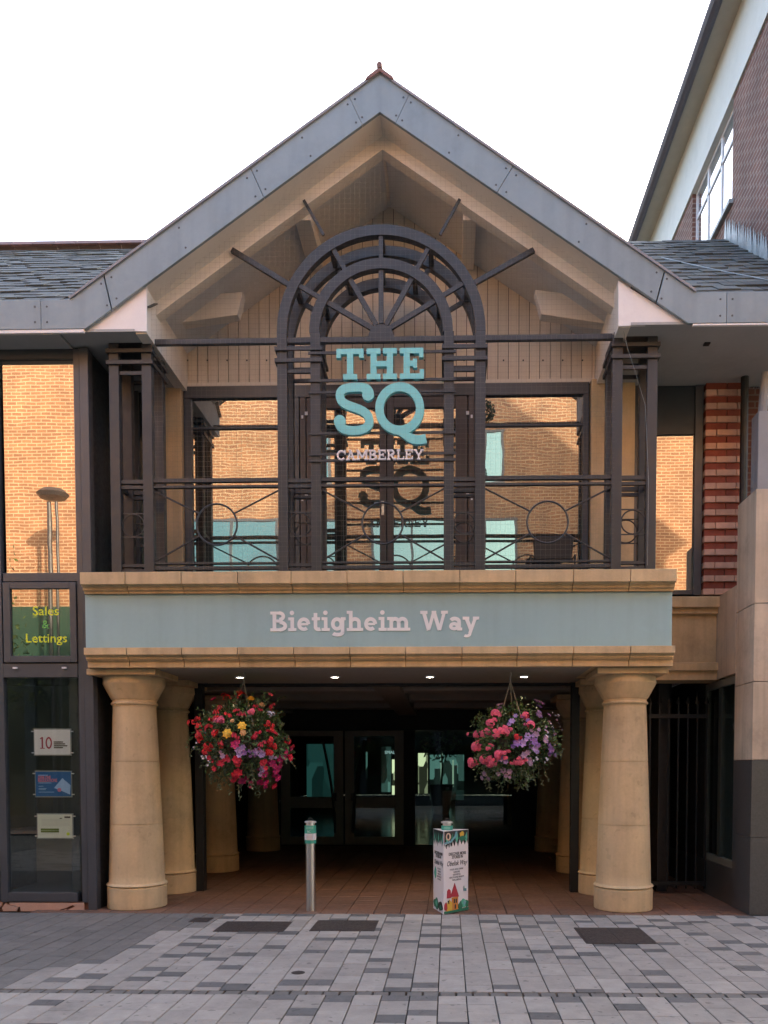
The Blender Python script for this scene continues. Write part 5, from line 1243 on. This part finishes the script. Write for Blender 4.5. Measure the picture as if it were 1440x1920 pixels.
def pxs(lst, cx, cy, rx, rz): return [(k, c, (x - cx) / rx, (cy - y) / rz, s) for (k, c, x, y, s) in lst]
Lc = (457, 1388, 84, 82)
def zl(x, y): return (340 + x / 6, 1260 + y / 6)
LF = [('petunia', 'magenta', 385, 315, 1.3), ('geranium', 'red', 540, 305, 1.2), ('geranium', 'red', 710, 285, 1.4), ('begonia', 'yellow', 825, 315, .9), ('begonia', 'peach', 660, 242, .7), ('petunia', 'pink', 1030, 265, 1.0), ('begonia', 'peach', 955, 385, .8), ('geranium', 'pink', 890, 470, 1.0), ('geranium', 'white', 1045, 488, .9), ('geranium', 'red', 95, 575, 1.0), ('geranium', 'red', 175, 570, 1.1), ('geranium', 'red', 260, 640, 1.2), ('geranium', 'red', 285, 730, 1.3), ('geranium', 'red', 415, 655, 1.2), ('fuchsia', 'red', 490, 440, 1.1), ('fuchsia', 'red', 450, 530, 1.0), ('geranium', 'pink', 560, 570, 1.0), ('fuchsia', 'pink', 545, 545, 1.1), ('fuchsia', 'red', 640, 490, .9), ('fuchsia', 'crimson', 790, 470, 1.0), ('begonia', 'yellow', 800, 630, 1.1), ('begonia', 'yellow', 650, 712, 1.2), ('begonia', 'peach', 815, 705, .8), ('begonia', 'peach', 695, 572, .5), ('fuchsia', 'crimson', 740, 700, 1.2), ('geranium', 'red', 510, 710, 1.2), ('fuchsia', 'red', 550, 780, 1.2), ('geranium', 'red', 415, 850, 1.5), ('geranium', 'crimson', 925, 745, 1.0), ('geranium', 'red', 1040, 600, 1.1), ('geranium', 'red', 1065, 780, 1.3), ('geranium', 'crimson', 1215, 785, 1.1), ('geranium', 'red', 1060, 905, 1.3), ('geranium', 'crimson', 1100, 700, 1.0), ('petunia', 'magenta', 730, 830, 1.5), ('petunia', 'lilac', 765, 890, 1.3), ('petunia', 'violet', 820, 915, 1.0), ('petunia', 'lilac', 955, 900, 1.4), ('petunia', 'violet', 905, 915, 1.0), ('petunia', 'crimson', 730, 990, 1.4), ('petunia', 'crimson', 620, 975, 1.2), ('petunia', 'crimson', 555, 1030, 1.2), ('petunia', 'crimson', 445, 1085, 1.1), ('petunia', 'crimson', 410, 970, 1.0), ('petunia', 'crimson', 1245, 965, 1.3), ('petunia', 'magenta', 1195, 900, 1.1), ('petunia', 'magenta', 1140, 980, 1.4), ('petunia', 'crimson', 985, 1025, 1.2), ('petunia', 'magenta', 1070, 1030, 1.4), ('petunia', 'lilac', 970, 1095, 1.2), ('petunia', 'magenta', 970, 1145, 1.5), ('petunia', 'magenta', 1080, 1110, 1.6), ('petunia', 'magenta', 1100, 1190, 1.4), ('petunia', 'crimson', 725, 1125, 1.5), ('petunia', 'crimson', 680, 1165, 1.5), ('petunia', 'magenta', 730, 1220, 1.4), ('petunia', 'magenta', 900, 1235, 1.3), ('petunia', 'crimson', 1060, 1280, 1.2), ('petunia', 'magenta', 970, 1240, 1.2), ('petunia', 'pink', 805, 1240, .9), ('tiny', 'white', 345, 940, 1.2), ('tiny', 'white', 290, 980, 1.1), ('tiny', 'white', 365, 1010, 1.2), ('tiny', 'white', 160, 835, 1.0), ('tiny', 'white', 230, 775, 1.0), ('petunia', 'mauve', 585, 950, 1.0), ('petunia', 'mauve', 1070, 960, 1.0), ('fuchsia', 'crimson', 980, 800, 1.1), ('fuchsia', 'red', 220, 500, 1.0), ('fuchsia', 'crimson', 1020, 370, .9), ('fuchsia', 'crimson', 900, 380, .8)]
LF = [(k, c, *zl(x, y), s) for (k, c, x, y, s) in LF]
basket(*Lc, 8.86, 457, 'hanging basket of red, yellow and magenta flowers on the left', pxs(LF, *Lc), 3, 10, 1, 1)
Rc = (960, 1396, 78, 73)
def zr(x, y): return (860 + x * .1528, 1250 + y * .1528)
RF = [('geranium', 'pink', 440, 600, 1.5), ('geranium', 'pink', 375, 710, 1.4), ('geranium', 'pink', 345, 815, 1.3), ('geranium', 'pink', 430, 830, 1.2), ('geranium', 'pink', 500, 815, 1.3), ('geranium', 'pink', 550, 830, 1.1), ('geranium', 'pink', 215, 850, 1.1), ('geranium', 'pink', 120, 835, .6), ('geranium', 'pink', 785, 625, 1.2), ('geranium', 'pink', 840, 740, 1.3), ('geranium', 'pink', 205, 990, 1.5), ('geranium', 'pink', 350, 1010, .9), ('geranium', 'pink', 170, 1165, 1.5), ('geranium', 'pink', 305, 1140, 1.5), ('geranium', 'pink', 415, 1170, 1.4), ('geranium', 'pink', 465, 1085, 1.4), ('geranium', 'pink', 515, 1060, 1.0), ('geranium', 'pink', 680, 1170, 1.1), ('geranium', 'pink', 730, 1185, 1.0), ('geranium', 'red', 670, 880, .9), ('petunia', 'lilac', 950, 440, 1.4), ('petunia', 'violet', 1000, 460, 1.3), ('petunia', 'violet', 975, 500, 1.2), ('petunia', 'lilac', 960, 615, 1.4), ('petunia', 'lilac', 620, 695, 1.1), ('petunia', 'violet', 815, 690, 1.0), ('petunia', 'lilac', 800, 870, 1.2), ('petunia', 'violet', 680, 950, 1.4), ('petunia', 'lilac', 735, 955, 1.4), ('petunia', 'violet', 870, 930, 1.5), ('petunia', 'lilac', 885, 1010, 1.3), ('petunia', 'violet', 1095, 1025, 1.5), ('petunia', 'lilac', 1135, 1030, 1.1), ('petunia', 'lilac', 490, 1130, 1.2), ('petunia', 'mauve', 760, 1090, 1.2), ('petunia', 'mauve', 900, 850, 1.2), ('petunia', 'mauve', 1020, 920, 1.1), ('petunia', 'mauve', 820, 1150, 1.1), ('petunia', 'mauve', 525, 1270, 1.1), ('petunia', 'mauve', 600, 1285, 1.0), ('petunia', 'mauve', 320, 1310, 1.2), ('petunia', 'mauve', 490, 520, 1.0), ('tiny', 'white', 1155, 585, 1.1), ('tiny', 'white', 1190, 595, 1.0), ('tiny', 'mauve', 1210, 690, 1.1), ('tiny', 'white', 1245, 755, 1.0), ('tiny', 'white', 1170, 945, 1.2), ('tiny', 'white', 1070, 860, 1.2), ('tiny', 'mauve', 1130, 770, 1.3), ('tiny', 'white', 1140, 735, 1.1), ('tiny', 'mauve', 1090, 690, 1.3), ('tiny', 'white', 1025, 1135, 1.1), ('tiny', 'mauve', 1170, 850, 1.3), ('tiny', 'white', 890, 1120, 1.1), ('tiny', 'mauve', 1060, 790, 1.2), ('petunia', 'lilac', 1090, 600, .9)]
RF = [(k, c, *zr(x, y), s) for (k, c, x, y, s) in RF]
basket(*Rc, 8.86, 957, 'hanging basket of pink and lilac flowers on the right', pxs(RF, *Rc), 8, 26, 1, 1)

# ================================================================== SMALL THINGS ON THE BALCONY
p = W(910, 772, 8.75)
nbn = thing('net_bundle', 'dark green netted ball tied to the arch post', 'ornament', (p.x, 8.75, p.z))
mb = MB(); rr = random.Random(4)
for i in range(420):
    d = Vector((rr.gauss(0, 1), rr.gauss(0, 1), rr.gauss(0, 1))).normalized() * rr.uniform(.06, .105); q = Vector((p.x + .02, 8.75, p.z)) + Vector((d.x * .8, d.y * .8, d.z * 1.15))
    u = Vector((rr.gauss(0, 1), rr.gauss(0, 1), rr.gauss(0, 1))).normalized() * .02; v = u.orthogonal().normalized() * .008; mb.add([q - u, q + v, q + u, q - v], [(0, 1, 2, 3)])
mb.build('ball', mat('dark_leaf', (.012, .035, .022), .7, island=.4), nbn)
MB().tube([W(905, 720, 8.7), W(908, 745, 8.72), W(911, 762, 8.75)], .004, 5).build('cord', ROPE, nbn)
ch = thing('chair', 'dark office chair back behind the right balcony railing', 'chair', (WX(1035, 1070, 9.3), 9.3, ZBF))
xc_ = WX(1035, 1040, 9.3)
CH = mat('chair_plastic', (.022, .022, .024), .6)
mb = MB(); mb.prism([(xc_ - .21, ZBF + .30), (xc_ + .21, ZBF + .30), (xc_ + .23, ZBF + .53), (xc_ + .19, ZBF + .57), (xc_ - .19, ZBF + .57), (xc_ - .23, ZBF + .53)][::1], 9.18, 9.22)
dzc = 0
def shift(o):
    for v in o.data.vertices: v.co.z += dzc
o = mb.build('backrest', CH, ch, bevel=.015)
o2 = MB().box(xc_ - .23, xc_ + .23, 9.22, 9.62, ZBF + .20, ZBF + .25).build('seat', CH, ch, bevel=.015)
for sgn in (-1, 1):
    for yy in (9.24, 9.58): MB().tube([(xc_ + sgn * .20, yy, ZBF), (xc_ + sgn * .20, yy, ZBF + .21)], .011, 8).build('leg', STAINLESS, ch)
    MB().tube([(xc_ + sgn * .25, 9.24, ZBF + .0), (xc_ + sgn * .25, 9.22, ZBF + .36), (xc_ + sgn * .25, 9.5, ZBF + .37)], .012, 8).build('arm', CH, ch)
# loose cable on the right tower
o = MB().tube([W(1160, 580, 8.42), W(1176, 650, 8.45), W(1192, 700, 8.48), W(1210, 760, 8.52), W(1216, 900, 8.53), W(1214, 1060, 8.53)], .002, 5).build('loose_cable', LEAD); tag(o, 'thin grey cable hanging down the right balcony tower', 'cable')

# small street tree across the road, mirrored at the lower left of the shop window
tx, ty = -9.9, .7
tr = thing('street_tree', 'small leafy street tree mirrored low in the left shop window', 'tree', (tx, ty, 0))
rr = random.Random(77)
MB().tube([(tx, ty, 0), (tx + .03, ty, 1.6), (tx - .02, ty, 3.0), (tx + .05, ty, 4.6)], [.09, .07, .05, .02], 8).build('trunk', STEM, tr, smooth=True)
lim = MB(); lf = MB(); cl = []
for k in range(16):
    z = 2.4 + k * .2; a = k * 2.4; L_ = 1.1 - .045 * k
    e = Vector((tx + math.cos(a) * L_, ty + math.sin(a) * L_ * .7, z + .7)); lim.tube([(tx, ty, z), ((tx + e.x) / 2, (ty + e.y) / 2, z + .45), e], [.03, .02, .008], 5); cl += [e, Vector(((tx + e.x) / 2, (ty + e.y) / 2, z + .5))]
stuff(lim.build('limbs', STEM, tr))
for c in cl:
    for k in range(70):
        q = c + Vector((rr.gauss(0, .22), rr.gauss(0, .2), rr.gauss(0, .2))); u = Vector((rr.gauss(0, 1), rr.gauss(0, 1), rr.gauss(0, 1))).normalized() * .06; v = u.orthogonal().normalized() * .03
        lf.add([q - u, q + v, q + u, q - v], [(0, 1, 2, 3)])
stuff(lf.build('crown', mat('tree_leaf', (.09, .13, .03), .6, island=.4), tr))

# fine bird netting stretched across the recess
mb = MB(); yn = 8.455; sp = .052
xa, xb = XL + .01, XR - .01; z0n = ZBF + .01
def wire(p, q, r=.0005):
    d = (Vector(q) - Vector(p)).normalized(); u = Vector((0, 1, 0)); v = d.cross(u)
    a, b = Vector(p), Vector(q); o = [v * r, (-v * .5 + u * .87) * r, (-v * .5 - u * .87) * r]
    mb.add([a + k for k in o] + [b + k for k in o], [(0, 1, 4, 3), (1, 2, 5, 4), (2, 0, 3, 5)])
x = xa
while x < xb: wire((x, yn, z0n), (x + random.uniform(-.006, .006), yn, zsof(x) - .02)); x += sp
z = z0n
while z < zAb - .1:
    l = xa if z < zsof(xa) - .02 else XA - (zAb - .02 - z) / slL; r = xb if z < zsof(xb) - .02 else XA + (zAb - .02 - z) / slR
    wire((l, yn, z), (r, yn, z + random.uniform(-.006, .006))); z += sp
o = mb.build('bird_net', mat('net_twine', (.22, .20, .18), .8)); tag(o, 'fine bird netting stretched over the gable recess and balcony', 'netting'); stuff(o)
